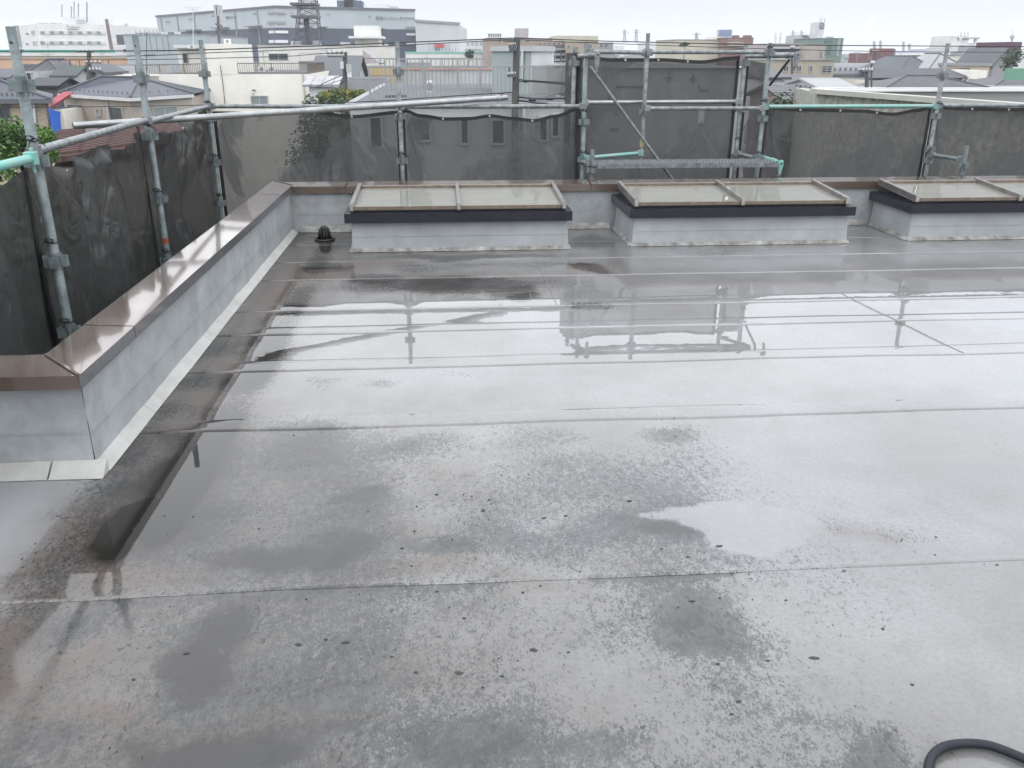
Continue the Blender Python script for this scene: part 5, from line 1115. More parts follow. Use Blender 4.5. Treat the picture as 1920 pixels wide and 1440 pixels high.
house('white_house', 'narrow white walled house with a pale lilac roof behind the grey houses', 70, 104, 136, 66, 4, white, lilac, 'hip', .8)
house('gabled_house', 'grey gabled house with a dark green roof rising behind the hip roofed house', 105, 138, 143, 60, 3, lgrey, W('green grey sheet roof', (.085, .10, .10), spec=.2), 'gable', .55, wins=((120, 152, 131, 166),))
house('gabled_house', 'wider grey wall with gable windows beside the dark street pole', 141, 192, 137, 63, 4, lgrey, greyroof, 'gable', .5, axis='y', wins=((148, 143, 153, 155), (176, 142, 180, 148)))
house('grey_block', 'plain pale grey block with a brown panel behind the slate hip roof', 193, 262, 123, 70, 8, W('pale green grey wall', (.48, .50, .50)), greyroof, 'flat', wins=())
house('dark_gable_house', 'low dark gable tucked behind the red tiled roof', 60, 104, 162, 55, 3, dgrey, slate2, 'gable', .4)
house('roof_garden_house', 'house with dark planted roof terrace between the closest poles', 40, 66, 121, 90, 6, dgrey, greyroof, 'flat')
rr_a = railing('terrace_railing', 'dark railing with chunky posts on a roof terrace over the grey gabled houses', [(at(114, 126, Y=68).x, 68, at(114, 126, Y=68).z), (at(205, 126, Y=68).x, 68, at(205, 126, Y=68).z)], .50, .35, dgrey, .7)
block('long_wall', 'long pale wall under the chunky post railing', 112, 210, 126, 68.3, 6, lgrey)
block('ridge_shops', 'low long shop row with orange and yellow roof bands past the dark railings', -60, 330, 108, 150, 12, W('peach roof band', (.55, .36, .24)), lip=.8, lipmat=yellowish)
block('green_roof_shop', 'pale building with a turquoise roof edge below the white office', -80, 226, 98, 175, 8, white, lip=4.0, lipmat=W('turquoise roof edge', (.10, .50, .42)))
block('green_roof_shop', 'shop with turquoise stripes below the red and blue store sign', 760, 905, 100, 180, 8, white, lip=2.5, lipmat=W('turquoise stripe', (.20, .55, .45)))

# centre left: grey roofs, ochre building, terrace
r_, P_, Q_, zt = house('grey_roof_house', 'wide grey sheet roofed house right behind the cream building', 582, 662, 165, 62, 12, lgrey, greyroof, 'gable', 2.0)
house('stripe_roof_house', 'house with a white striped ribbed roof at the cream building corner', 579, 626, 160, 50, 4, offw, roofmat('white striped roof', (.36, .36, .37), .55, direction='X', c2=(.25, .25, .26)), 'gable', .4)
block('grey_parapet_block', 'grey block with a low dark roof line beyond the wide grey roof', 560, 668, 116, 95, 8, mgrey, lip=.8)
railing('terrace_railing', 'beige slatted railing above the dark roof line, left of the street pole', [(at(562, 116, Y=95).x, 95.2, at(562, 116, Y=95).z), (at(640, 116, Y=95).x, 95.2, at(640, 116, Y=95).z)], .85, .2, beige, 2)
r_, P_, Q_, zt = block('ochre_building', 'ochre walled building with a dark railed terrace behind the street pole', 657, 742, 127.5, 74, 10, ochre)
build('pipe_run', fbox(MB(), 657, 140, 742, 141, P_, Q_, .05), beige, r_)
railing('terrace_railing', 'long dark railing along the ochre building terrace', [(at(655, 127.5, Y=74).x, 74.1, zt), (at(742, 127, Y=74).x, 74.1, zt), (at(870, 127, Y=78).x, 78, zt)], .72, .22, browna, 1.1)
block('terracotta_block', 'long terracotta edged building continuing the ochre one towards the penthouse', 742.5, 925, 131, 78, 10, lgrey, lip=3, lipmat=W('faded terracotta', (.50, .30, .24)))
block('grey_blue_shed', 'grey shed with a blue stripe under the ochre wall', 650, 725, 149, 52, 5, mgrey)
sr = thing('solar_roof', 'steep lean-to roof with shiny panels sticking up over the dark railing', 'roof', tuple(at(695, 118, Y=84)))
a, b2, c, d = at(680, 93.5, Y=84), at(712, 118, Y=82), at(722, 118, Y=85), at(692, 93, Y=87)
build('panel', MB().hexa([v_-Vector((0, 0, .1)) for v_ in (a, b2, c, d)]+[a, b2, c, d]), W('shiny grey panel', (.10, .11, .14), rough=.3), sr)
build('side_wall', MB().tri(a, at(681, 120, Y=84), b2), pinkw, sr)
# foliage
def leaves(mb, c, rad, n_, size, seed, flat=.6):
    rr = random.Random(seed)
    lobes = [(Vector((rr.uniform(-1, 1)*rad[0]*.6, rr.uniform(-1, 1)*rad[1]*.6, rr.uniform(-.7, .8)*rad[2]*.6)), rr.uniform(.35, .6)) for _ in range(9)]
    for _ in range(n_):
        lc, lr = rr.choice(lobes); v_ = Vector((rr.gauss(0, 1), rr.gauss(0, 1), rr.gauss(0, 1))).normalized()*(rr.random()**.35)*lr
        p = Vector(c)+lc+Vector((v_.x*rad[0], v_.y*rad[1], v_.z*rad[2]))
        a = Vector((rr.gauss(0, 1), rr.gauss(0, 1), rr.gauss(0, .6))).normalized(); b2 = a.cross(Vector((rr.gauss(0, 1), rr.gauss(0, 1), rr.gauss(0, 1)))).normalized(); s = size*rr.uniform(.6, 1.4)
        mb.tri(p-a*s, p+b2*s*.6, p+a*s)
        mb.tri(p-a*s, p+a*s, p-b2*s*.6)
    return mb
def leafmat(nm, c1, c2, c3=None):
    m, n, l, b = newmat(nm); ob = n.new('ShaderNodeNewGeometry'); t = n.new('ShaderNodeTexNoise'); t.inputs['Scale'].default_value = 1.7; t.inputs['Detail'].default_value = 5; l.new(ob.outputs['Position'], t.inputs['Vector'])
    r = n.new('ShaderNodeValToRGB'); e = r.color_ramp.elements; e[0].position = .38; e[0].color = (*c1, 1); e[1].position = .60; e[1].color = (*c2, 1)
    if c3: q = r.color_ramp.elements.new(.70); q.color = (*c3, 1)
    l.new(t.outputs['Fac'], r.inputs[0]); l.new(r.outputs[0], b.inputs['Base Color']); b.inputs['Roughness'].default_value = .55; return m
green1 = leafmat('fresh green leaves', (.035, .09, .02), (.10, .20, .04)); green2 = leafmat('dull green leaves', (.03, .06, .035), (.07, .11, .06)); autumn = leafmat('green and rust leaves', (.07, .10, .03), (.20, .20, .05), (.36, .15, .07))
bark = M('bark', (.09, .07, .05), .9, .3, 6, bump=.6)
def tree(name, label, x, y, Y, rad, n_, size, mat, seed, base=GZ, cat='tree', group=None):
    c = at(x, y, Y=Y); root = thing(name, label, cat, (c.x, Y, base), group)
    m = MB(); m.tube([(c.x, Y, base), (c.x+.05, Y, (base+c.z)/2), (c.x, Y, c.z)], [.16, .12, .05], 8); rr = random.Random(seed)
    for k in range(5):
        z = base+(c.z-base)*rr.uniform(.55, .95); m.tube([(c.x, Y, z), (c.x+rr.uniform(-1, 1)*rad[0]*.7, Y+rr.uniform(-1, 1)*rad[1]*.6, z+rad[2]*rr.uniform(.3, .9))], [.05, .015], 5)
    build('trunk', m, bark, root); build('crown', leaves(MB(), c, rad, n_, size, seed), mat, root, kind='stuff')
    return root
tree('shrub_tree', 'bright green leafy tree at the picture edge behind the mint green rail', 8, 268, 14, (.42, .5, .50), 6500, .022, green1, 3)
tree('shrub_tree', 'second bright green sprig between the closest pole and the ribbed roof', 84, 272, 14, (.17, .3, .34), 2600, .022, green1, 5)
tree('shrub_tree', 'tall green tree hidden low behind the net at the picture edge', -60, 420, 9, (1.4, 1.4, 2.2), 9000, .035, green1, 8)
tree('autumn_tree', 'broad tree with rusty green foliage beside the cream building', 640, 181, 40, (1.25, 1.2, .42), 7000, .05, autumn, 11)
tree('autumn_tree', 'dark tree below the rusty one, showing through the corner net', 615, 265, 32, (1.3, 1.2, 2.0), 6500, .06, green2, 13)
tree('round_tree', 'small round dark tree by the turquoise striped shop', 877, 103, 150, (1.0, 1.0, 1.0), 900, .16, green2, 15)
tree('net_tree', 'dark bushy tree showing through the net under the mint striped rail', 1475, 255, 26, (1.1, 1.0, 1.6), 5000, .055, green2, 19)
tree('bare_tree', 'thin dark leafed tree near the green screen at the picture edge', 1895, 112, 75, (1.2, 1, 1.3), 900, .10, green2, 23)
tree('courtyard_tree', 'dark green tree down in the gap beneath the folded nets', -200, 700, 6.5, (1.6, 2.2, 2.2), 6000, .09, green2, 29)
tree('courtyard_tree', 'dark green tree in the gap beneath the orange marked pole', 130, 520, 10, (1.6, 2.0, 1.8), 5000, .09, green2, 31)

# street poles and wires
def upole(label, x, y0, y1, Y, r, arms, name='utility_pole', extra=()):
    b2, a = at(x, y0, Y=Y), at(x-(3 if Y < 40 else 0), y1, Y=Y); root = thing(name, label, 'utility pole', (a.x, Y, GZ), 'street poles carrying wires')
    base = Vector((a.x, Y, GZ)); build('shaft', MB().tube([base, a, b2], [r*1.3, r*1.1, r], 12), wood, root, smooth='auto')
    for y, w_, off in arms:
        p = at(x, y, Y=Y-.12); p.x = b2.x+(a.x-b2.x)*((b2.z-p.z)/(b2.z-a.z)) if abs(b2.z-a.z) > 0 else p.x
        m = MB().bar(p+Vector((-w_+off, 0, 0)), p+Vector((w_+off, 0, 0)), .08, .08); o = build('crossarm', m, dgrey, root)
        for k in range(4):
            q = p+Vector((-w_+off+2*w_*(k+.5)/4, 0, .05)); build('insulator', MB().tube([q, q+Vector((0, 0, .13 if Y > 30 else .05))], .045 if Y > 30 else .016, 6), board, o)
    for (x_, y_, w_, h_, mt) in extra:
        p = at(x_, y_, Y=Y-.3); build('transformer', MB().tube([p-Vector((0, 0, h_/2)), p+Vector((0, 0, h_/2))], w_, 10), mt, root)
    return root
upole('thick dark utility pole in front of the grey green penthouse', 969, 70, 205, 24, .088, ((76, .14, -.22), (87, .1, -.12), (93, .1, -.1), (142, .12, -.12)), extra=((958, 88, .04, .1, dgrey), (955, 131, .03, .12, dgrey)))
upole('dark street pole with transformers beside the autumn coloured tree', 647, 97, 166, 42, .10, ((100, .45, -.35), (106, .4, -.35)), extra=((654, 128, .12, .35, lgrey), (655, 138, .1, .3, board), (641, 122, .08, .3, offw)))
upole('street pole with bristling brackets above the slate hip roof', 167, 95, 150, 58, .13, ((97, .5, -.2), (118, .5, .3), (132, .4, .4)))
upole('small dark pole close to the top of the closest scaffold pole', 38, 92, 150, 70, .10, ((94, .3, 0),))
upole('leaning dark pole in front of the dark long roof', 1625, 125, 168, 48, .10, ((133, .3, 0),))
upole('thin pole with a tuft of brackets right beside the leaning one', 1634, 118, 168, 50, .05, ((120, .1, 0),))
upole('dark pole crossing the beige apartments under the drop hook bracket', 1485, 88, 160, 70, .09, ((90, .2, 0),))
upole('pole with brackets beside the dark roof and the reddish building', 1641, 95, 118, 120, .14, ((97, .5, 0),))
upole('grey pole in front of the balcony apartments', 1052, 97, 130, 60, .06, ())
def wire(label, pts, Y0, Y1, r, sag=0.0, group='overhead wires', name='overhead_wire'):
    n_ = len(pts); q = [at(x, y, Y=Y0+(Y1-Y0)*(x-pts[0][0])/(pts[-1][0]-pts[0][0]+1e-6)) for x, y in pts]
    return single(name, MB().tube(cr(q, 5), r, 5), cable, label, 'wire', group, smooth=True)
wire('thick overhead wire from the picture edge across to the dark utility pole top', [(-60, 96), (300, 95), (480, 90), (700, 82), (968, 71)], 24, 24, .014)
wire('second wire running just under the thickest one to the utility pole', [(-60, 105), (240, 105), (420, 98), (640, 90), (968, 74)], 24.4, 24, .010)
wire('lower wire dipping to the insulators of the street pole with transformers', [(-60, 112), (250, 112), (520, 106), (570, 103), (643, 97)], 44, 42, .016)
wire('thin wire passing low over the beige house windows', [(-60, 202), (120, 201), (390, 197)], 20, 20, .008)
wire('wire at deck railing foot running to the black connectors', [(570, 194), (700, 190), (850, 180), (960, 173)], 23, 24, .012)
wire('upper wire from the utility pole over the tall net to the far picture edge', [(969, 71), (1100, 76), (1215, 79), (1450, 84), (1700, 86), (1990, 88)], 24, 26, .013)
wire('lower of the pair of wires above the tall net', [(969, 74), (1100, 80), (1215, 84), (1450, 92), (1700, 97), (1990, 98)], 24.2, 26, .009)
wire('heavy twin cable from the pole to the tall net strip, upper one', [(972, 149), (1010, 152), (1080, 156)], 24, 21, .014)
wire('heavy twin cable from the pole to the tall net strip, lower one', [(972, 152), (1010, 154), (1080, 160)], 24, 21, .014)
wire('thick cable with black joints sagging right of the utility pole', [(972, 182), (1010, 185), (1060, 184), (1090, 186)], 24, 20, .022)
wire('cable with black joints below the sagging one', [(970, 188), (1000, 192), (1040, 197), (1085, 205)], 24, 20, .022)
for i, (x, y, ln, lb) in enumerate(((998, 187, 14, 'black cable joint nearest the utility pole'), (1030, 185, 16, 'long black cable joint in the middle of the sagging cable'), (1062, 184, 14, 'black cable joint next to the tall net'), (1022, 195, 12, 'lower black cable joint over the white roof'), (938, 176, 10, 'black cable joint left of the utility pole'), (985, 152, 9, 'black clamp on the twin cable'))):
    single('cable_joint', MB().tube([at(x-ln/2, y, Y=22.5), at(x-ln/3, y, Y=22.5), at(x+ln/3, y+.5, Y=22.5), at(x+ln/2, y+1, Y=22.5)], [.015, .035, .035, .015], 8), cable, lb, 'cable joint', 'cable joints')
wire('wire from the street pole down to the cream building corner', [(645, 140), (620, 150), (580, 170)], 42, 52, .02)
wire('second wire from the street pole to the cream building corner', [(645, 148), (615, 158), (582, 169)], 42, 52, .015)
wire('wire pair over the lilac roofs, upper', [(1440, 174), (1540, 174)], 30, 30, .012); wire('wire pair over the lilac roofs, lower', [(1440, 178), (1540, 178)], 30, 30, .012)
wire('wire falling to the dark eave beside the stone wall', [(1470, 172), (1500, 192), (1530, 192)], 29, 28, .02)

# right side of the town
c0_ = at(1531, 167, Y=22); zc_ = c0_.z; c1_ = at_z(1920, 194, zc_); dd_ = (c1_-c0_); c2_ = c0_+dd_*2.2
rS = thing('stone_building', 'rough stone walled building with a slanting pale coping behind the mint striped rail', 'building', (c0_.x, c0_.y, GZ))
bk = Vector((dd_.y, -dd_.x, 0)).normalized(); bk = -bk if bk.y < 0 else bk; bk = Vector((.25, 1, 0)).normalized()
e0_, e1_ = c0_+bk*4, c2_+bk*4
build('wall', MB().prism([(c0_.x+.05, c0_.y+.05), (c2_.x, c2_.y), (e1_.x, e1_.y), (e0_.x, e0_.y)], GZ, zc_-.10), stonew, rS)
build('coping', MB().bar(c0_+Vector((0, .1, -.05)), c2_+Vector((0, .1, -.05)), .30, .11), W('grey beige cap', (.42, .42, .38), scale=2), rS)
FOOT.append((c0_.x-1, 8, c0_.x+30, 29))
r2_, _, _, zq = block('capped_building', 'grey building with a bright white roof edge stretching to the picture edge', 1560, 2400, 171, 27, 1.2, W('mid warm grey', (.30, .30, .30)), lip=4, lipmat=board)
r_, P_, Q_, zt = house('ribbed_hip_house', 'house with a ribbed lilac grey hip roof behind the white roof edge', 1668, 1836, 165, 62, 4.4, offw, ribroof, 'hip', .72)
house('ribbed_hip_house', 'second ribbed lilac hip roof cut by the picture edge', 1872, 2180, 161, 62, 4.6, offw, ribroof, 'hip', .75)
r_, P_, Q_, zt = block('dark_roof_house', 'cream house with a long dark slate roof behind the ribbed hip roof', 1622, 1852, 150, 76, 6, cream, 'house', wins=())
p, q = at(1622, 148, Y=76), at(1806, 148, Y=76); p2, q2 = at(1637, 130, Y=80), at(1850, 130, Y=80)
build('roof', MB().hexa([(p.x, 75.6, p.z), (q.x, 75.6, p.z), (q2.x-1.6, 80, p2.z), (p2.x, 80, p2.z), (p.x, 75.6, p.z+.1), (q.x, 75.6, p.z+.1), (q2.x-1.6, 80, p2.z+.1), (p2.x, 80, p2.z+.1)]), slate2, r_)
p, q = at(1803, 158, Y=75.3), at(1848, 132, Y=75.3)
build('bay', MB().hexa([(p.x, 75.0, GZ), (q.x, 75.0, GZ), (q.x, 82, GZ), (p.x, 82, GZ), (p.x+1.1, 75.0, q.z), (q.x, 75.0, q.z), (q.x, 82, q.z), (p.x+1.1, 82, q.z)]), cream, r_)
PQ1, PQ2 = (0, 74.98), (1, 74.98)
for x0, y0, x1, y1 in ((1805, 149, 1810, 156), (1816, 149, 1828, 160), (1834, 148, 1838, 158)): window(r_, x0, y0, x1, y1, PQ1, PQ2)
# barrel vault
vx0, vx1 = at(1547, 140, Y=94), at(1672, 140, Y=94); vz = at(1600, 141, Y=94).z; vt = at(1600, 118, Y=99).z
r_ = thing('vaulted_hall', 'hall with a silver curved barrel roof behind the leaning pole', 'hall', (vx0.x, 94, GZ)); m = MB(); n_ = 16; K = 10
build('wall', MB().box((vx0.x, 94, GZ), (vx1.x, 104, vz)), lgrey, r_)
for i in range(n_):
    a0_, a1_ = math.pi*i/n_, math.pi*(i+1)/n_; f = lambda a: (99-5*math.cos(a), vz+(vt-vz)*1.0*math.sin(a))
    (ya, za), (yb, zb_) = f(a0_), f(a1_); m.quad((vx0.x-.2+1.6*math.sin(a0_), ya, za), (vx1.x+.2, ya, za), (vx1.x+.2, yb, zb_), (vx0.x-.2+1.6*math.sin(a1_), yb, zb_))
build('vault_roof', m, silver, r_, smooth=True); FOOT.append((vx0.x-2, 92, vx1.x+2, 106))
m = MB().bar((vx0.x-.2, 93.9, vz), (vx1.x+.2, 93.9, vz), .3, .2); build('gutter', m, dgrey, r_)
for k in range(10): p = vx0.x+1.2+k*(vx1.x-vx0.x-1.6)/10; build('snow_guard', MB().box((p-.06, 94.3, vz+.5), (p+.06, 94.5, vz+.75)), dgrey, r_)
# white gable house and lilac roofs
r_, P_, Q_, zt = block('white_gable_house', 'white walled house with a little dark window beside the mint bracket pole', 1425, 1471, 150, 50, 6, board, 'house', wins=((1453, 166, 1457, 176),))
gable(r_, at(1425, 150, Y=50).x, at(1471, 150, Y=50).x, 50, 56, zt+.15, .45, lilac)
r_, P_, Q_, zt = house('lilac_roof_house', 'wide low house with pale lilac metal roofs behind the stone wall corner', 1474, 1552, 165, 60, 8, pinkw, lilac, 'gable', .75)
house('lilac_roof_house', 'lower pale roof with black edging in front of the lilac roofs', 1470, 1535, 187, 44, 5, W('rosy wall', (.30, .22, .21)), lilac, 'gable', .6)
r_, P_, Q_, zt = house('white_roof_house', 'small white roofed house tucked against the stone wall coping', 1540, 1600, 166, 54, 6, offw, whiteroof, 'gable', .5, axis='x')
# beige apartments
rA, PA_, QA_, zA = block('beige_apartments', 'beige walled flats with square dark windows below the distant twin chimneys', 1452, 1565, 113, 78, 10, W('streaky beige wall', (.38, .34, .27), streak=True), wins=((1469, 124, 1477, 133), (1486, 124, 1491, 133), (1494, 124, 1501, 133), (1517, 124, 1522, 134), (1541, 124, 1558, 136)), lip=.8, lipmat=mgrey)
for k in range(3): build('window_bar', fbox(MB(), 1541, 126+k*3, 1558, 126.7+k*3, PA_, QA_, .10), alu, rA)
rA, PA_, QA_, zA = block('pink_apartments', 'pinkish apartment slab with long balconies, behind the drop hook bracket', 1448, 1512, 82, 125, 10, pinkw)
for y in (88, 98, 107): build('balcony', fbox(MB(), 1449, y, 1504, y+3.5, PA_, QA_, 1), lgrey, rA); build('balcony_shade', fbox(MB(), 1449, y-4.5, 1504, y-.4, PA_, QA_, .05), dgrey, rA)  # shade under each balcony is painted as a dark flat sheet
rA, _, _, _ = block('tan_tower_flats', 'tan and grey striped flats in front of the green building', 1512, 1548, 84, 122, 8, W('stripy tan', (.38, .34, .30)), wins=((1537, 96, 1540, 110), (1543, 106, 1545, 110)))
rA, PA_, QA_, zA = block('grey_apartments', 'tall light grey apartment tower with balconies beside the round logo tower', 1507, 1534, 66, 190, 10, lgrey, wins=((1515, 70, 1519, 76), (1516, 80, 1519, 84)))
for y in (67, 74, 81): build('balcony', fbox(MB(), 1503, y, 1509, y+3, PA_, QA_, 1.5), dgrey, rA); build('balcony', fbox(MB(), 1530, y, 1537, y+3, PA_, QA_, 1.5), offw, rA)
rA, PA_, QA_, zA = block('logo_tower', 'slim white tower with a ringed round emblem at its top', 1535, 1547, 42, 185, 4, offw)
c = on_wall(1540.6, 48, PA_, QA_); ring = [c+Vector((.48*math.cos(a), -.1, .48*math.sin(a))) for a in [2*math.pi*i/20 for i in range(21)]]
build('emblem_ring', MB().tube(ring, .07, 6, False), dgrey, rA); build('emblem_bar', MB().box(c+Vector((-.25, -.12, -.06)), c+Vector((.25, -.02, .06))), dgrey, rA); build('emblem_stroke', MB().bar(c+Vector((-.2, -.1, -.25)), c+Vector((.25, -.1, .25)), .06, .06), dgrey, rA)
for x in (1537, 1540, 1543): build('emblem_letter', fbox(MB(), x, 53, x+1.6, 54.6, PA_, QA_, .1), dgrey, rA)
for i, x in enumerate((1537, 1541, 1546)): build('aerial', MB().tube([at(x, 42, Y=186), at(x, 35-i % 2*3, Y=186)], .05, 5), mgrey, rA)
rA, PA_, QA_, zA = block('green_building', 'green clad building with dark recess beside the round logo tower', 1540, 1582, 72, 150, 12, greenb, lip=.5)
build('recess', fbox(MB(), 1545, 76, 1560, 80, PA_, QA_, .1), W('shade green panel', (.10, .17, .15)), rA); build('recess', fbox(MB(), 1550, 85, 1557, 103, PA_, QA_, .1), W('deep shade green panel', (.09, .15, .14)), rA)  # flat panels in darker facade green, recess shade put into their colour
for x in (1568, 1570.5): build('downpipe', fbox(MB(), x, 73, x+.7, 105, PA_, QA_, .15), offw, rA)
p, q = at(1556, 72, Y=152), at(1563, 68.5, Y=152); build('roof_unit', MB().box((p.x, 152, zA), (q.x, 154, q.z)), lgrey, rA)
# skyline items centre right
rA, PA_, QA_, zA = block('cream_factory', 'long cream factory on the skyline behind the tall net', 1268, 1360, 75, 210, 20, yellowish, lip=.8, lipmat=dgrey)
build('roof_step', MB().box(at(1335, 75, Y=211), at(1359, 70, Y=216)), cream, rA)
rA, PA_, QA_, zA = block('red_brown_flats', 'red brown brick flats beside the cream factory', 1361, 1413, 71, 205, 14, redbrick, wins=((1366, 74, 1372, 77), (1378, 74, 1384, 77)), lip=.6)
for k in range(4): build('balcony', fbox(MB(), 1363, 79+k*5, 1392, 81+k*5, PA_, QA_, .8), beige, rA)
for x0, x1 in ((1378, 1381), (1398, 1404)): p = at(x0, 66, Y=208); q = at(x1, 71, Y=210); build('roof_box', MB().box(p, q), redbrick, rA)
sg = thing('rooftop_sign', 'blue rooftop billboard with a steel frame on the skyline', 'sign', tuple(at(1358, 70, Y=207)))
build('sign_face', MB().box(at(1348, 69, Y=207), at(1370, 56, Y=207.6)), W('blue grey sign', (.20, .26, .40)), sg)
m = MB()
for x in (1345, 1372): m.tube([at(x, 71, Y=207.3), at(x, 57, Y=207.3)], .12, 5)
m.tube([at(1345, 57, Y=207.3), at(1372, 56, Y=207.3)], .1, 5); build('frame', m, lgrey, sg)
tree('round_tree', 'pale green tree in front of the cream factory', 1284, 83, 170, (1.1, 1, .5), 700, .16, green2, 61)
for i, x in enumerate((1454, 1463)): single('chimney_stack', MB().tube([at(x, 84, Y=330), at(x+.6, 61, Y=330)], [.5, .5], 8), white, ['first of the two slim white chimneys over the pink apartments, nearer the green pole top', 'second slim white chimney, beside the apartment tower'][i], 'chimney', 'distant white chimneys')
for i, (x, y0, y1) in enumerate(((1171, 55, 80), (1193, 54, 80), (1487, 57, 84), (1503, 57, 84), (1306, 61, 74), (237, 44, 66))):
    lattice('power_pylon', ['hazy pylon above the wires, first of the pair past the tall net corner', 'hazy pylon above the wires, second of the pair past the tall net corner', 'faint pylon beside the twin chimneys', 'faint pylon next to the apartment tower', 'tiny faint pylon over the cream factory', 'faint pylon over the metal hall'][i], x, y0, y1, 620, .7, 1.9, 6, lgrey, False, ((.7, 2.6), (.85, 2.2)), 'pylon', 'distant power pylons', .14)
# far right
rA, PA_, QA_, zA = block('initials_building', 'white block with large SEC style lettering on its rooftop sign', 1788, 1817, 68, 170, 8, W('bright white wall', (.72, .70, .70)), wins=((1797, 99, 1807, 103),))
text('sec', .95, on_wall(1802, 75, PA_, QA_)+Vector((0, -.3, 0)), (1, 0, 0), inkdark, rA, sx=1.25, ext=.05)
build('emblem', fbox(fbox(MB(), 1793, 70.5, 1797, 71.5, PA_, QA_, .1), 1796, 71.6, 1797, 77, PA_, QA_, .1), inkdark, rA)
for x in (1802, 1809, 1815): build('aerial', MB().tube([at(x, 68, Y=171), at(x, 60, Y=171)], .06, 5), mgrey, rA)
build('grey_floor', fbox(MB(), 1799, 85, 1808, 94, PA_, QA_, .1), pinkw, rA)
rA, _, _, _ = block('wide_white_flats', 'long white flats with small paired windows behind the lone capped chimney', 1780, 1850, 90, 160, 8, offw, wins=[(1806+k*4, 95, 1808+k*4, 99) for k in range(3)]+[(1826+k*6, 95, 1829+k*6, 99) for k in range(3)])
c_ = thing('capped_chimney', 'white square chimney with a flared cap beside the lettered block', 'chimney', tuple(at(1826, 110, Y=150)))
build('shaft', MB().box(at(1823, 112, Y=150), at(1829, 73, Y=150.7)), board, c_); build('cap', MB().box(at(1821.5, 73, Y=149.8), at(1831, 70, Y=150.9)), lgrey, c_)
rA, _, _, _ = block('grey_gabled_flats', 'pale block with an arched head, right of the capped chimney', 1839, 1852, 81, 175, 6, offw); build('grey_floor', MB().box(at(1841, 93, Y=174.9), at(1850, 84, Y=174.99)), pinkw, rA)
rA, _, _, _ = block('pale_teal_building', 'wide pale teal building stepping down towards the white flats', 1850, 1890, 86, 140, 8, W('pale teal grey', (.34, .38, .39)), wins=((1864, 104, 1871, 108),))
block('dark_teal_wing', 'low teal grey wing below the pale teal building', 1838, 1882, 97, 132, 8, W('teal grey', (.28, .35, .37)), wins=((1866, 103, 1874, 108),))
rA, _, _, zq = block('maroon_building', 'dark maroon rooftop block with a dish aerial at the picture edge', 1890, 1917, 79, 130, 8, W('dark maroon wall', (.10, .05, .07)))
dish = thing('dish_antenna', 'round dish aerial on a spindly stand above the maroon block', 'antenna', tuple(at(1897, 79, Y=131)))
build('stand', MB().tube([at(1897, 79, Y=131), at(1898, 70, Y=131)], .1, 6), mgrey, dish); build('dish', MB().ball(at(1898, 69, Y=131), .38, 10, 6, (1, .5, 1)), lgrey, dish); build('whip', MB().tube([at(1898, 66, Y=131), at(1899, 54, Y=131)], .04, 5), lgrey, dish)
block('white_balcony_house', 'white house below the maroon block', 1880, 1960, 101, 110, 8, offw, wins=((1887, 105, 1895, 110), (1902, 105, 1908, 110)))
house('gable_shed', 'grey shed with a steep dark gable near the green screen', 1862, 1900, 124, 84, 6, mgrey, greyroof, 'gable', 1.6, axis='y', wins=((1882, 117, 1885, 121),))
single('green_screen', MB().box(at(1887, 150, Y=46), at(2000, 128, Y=46.3)), W('green plywood screen', (.16, .34, .25)), 'green painted screen standing above the roofs at the picture edge', 'screen')
block('tan_block', 'tan flat roofed block with a grey upper wall, left of the grey gable', 1808, 1856, 124, 80, 8, W('sand wall', (.50, .42, .32)), lip=5, lipmat=mgrey)
r_, P_, Q_, zt = house('white_pyramid_house', 'low house under a bright white pyramid roof by the bare scaffold pole', 1745, 1804, 131, 84, 6, mgrey, whiteroof, 'hip', 1.4)
house('hip_grey_house', 'house with a grey hip roof in front of the dark sheds, right of the vault', 1692, 1745, 131, 86, 8, lgrey, greyroof, 'hip', 1.2)
block('dark_sheds', 'long dark grey sheds behind the white pyramid roof', 1708, 1775, 106, 130, 8, dgrey)
block('dark_sheds', 'dark grey shed wall right beside the last scaffold pole', 1750, 1800, 104, 136, 8, W('charcoal wall', (.10, .11, .12)))
block('yellowish_flats', 'pale yellow flats with a dark doorway below the white flats', 1792, 1822, 105, 112, 8, yellowish, wins=((1812, 112, 1817, 117),))
block('cream_box', 'small cream box building with one dark window', 1820, 1842, 108, 100, 6, cream, wins=((1829, 112, 1836, 117),))
rA, _, _, _ = block('red_building', 'dark red stepped building behind the vaulted hall', 1627, 1648, 100, 170, 8, redb, wins=((1629, 108, 1633, 112),)); build('upper_step', MB().box(at(1646, 112, Y=171), at(1658, 91, Y=175)), redb, rA)
block('teal_boxes', 'cluster of dim teal boxes beyond the dark red building', 1662, 1680, 92, 200, 8, W('dim teal', (.16, .21, .22)))
block('white_sheds', 'thin white shed roofs beyond the dark sheds', 1705, 1732, 99, 230, 10, board)
for i, (x0, x1, y) in enumerate(((1550, 1640, 103), (1680, 1760, 96), (1100, 1170, 86), (1215, 1270, 80), (1600, 1690, 100), (1745, 1800, 92))):
    block('far_factory', ['thin white factory roof along the far green belt', 'pale blue factory far off right of the smoke', 'pale sheds beyond the tan flats', 'pale blocks left of the cream factory', 'white works roof under the smoke plume', 'lavender works left of the lettered block'][i], x0, x1, y, 520+20*i, 30, [white, W('hazy blue cladding', (.40, .50, .62)), offw, offw, white, W('lavender cladding', (.36, .36, .50))][i])
for i, (x, y0) in enumerate(((1639, 77), (1651, 76), (1694, 78), (1705, 82), (1640, 84))):
    single('works_stack', MB().tube([at(x, 100, Y=700), at(x, y0, Y=700)], 1.0, 6), mgrey, ['thin works stack under the steam', 'thin works stack just past the steam', 'faint works stack over the blue factory', 'short faint stack over the blue factory', 'stubby stack below the steam source'][i], 'chimney', 'distant works stacks')
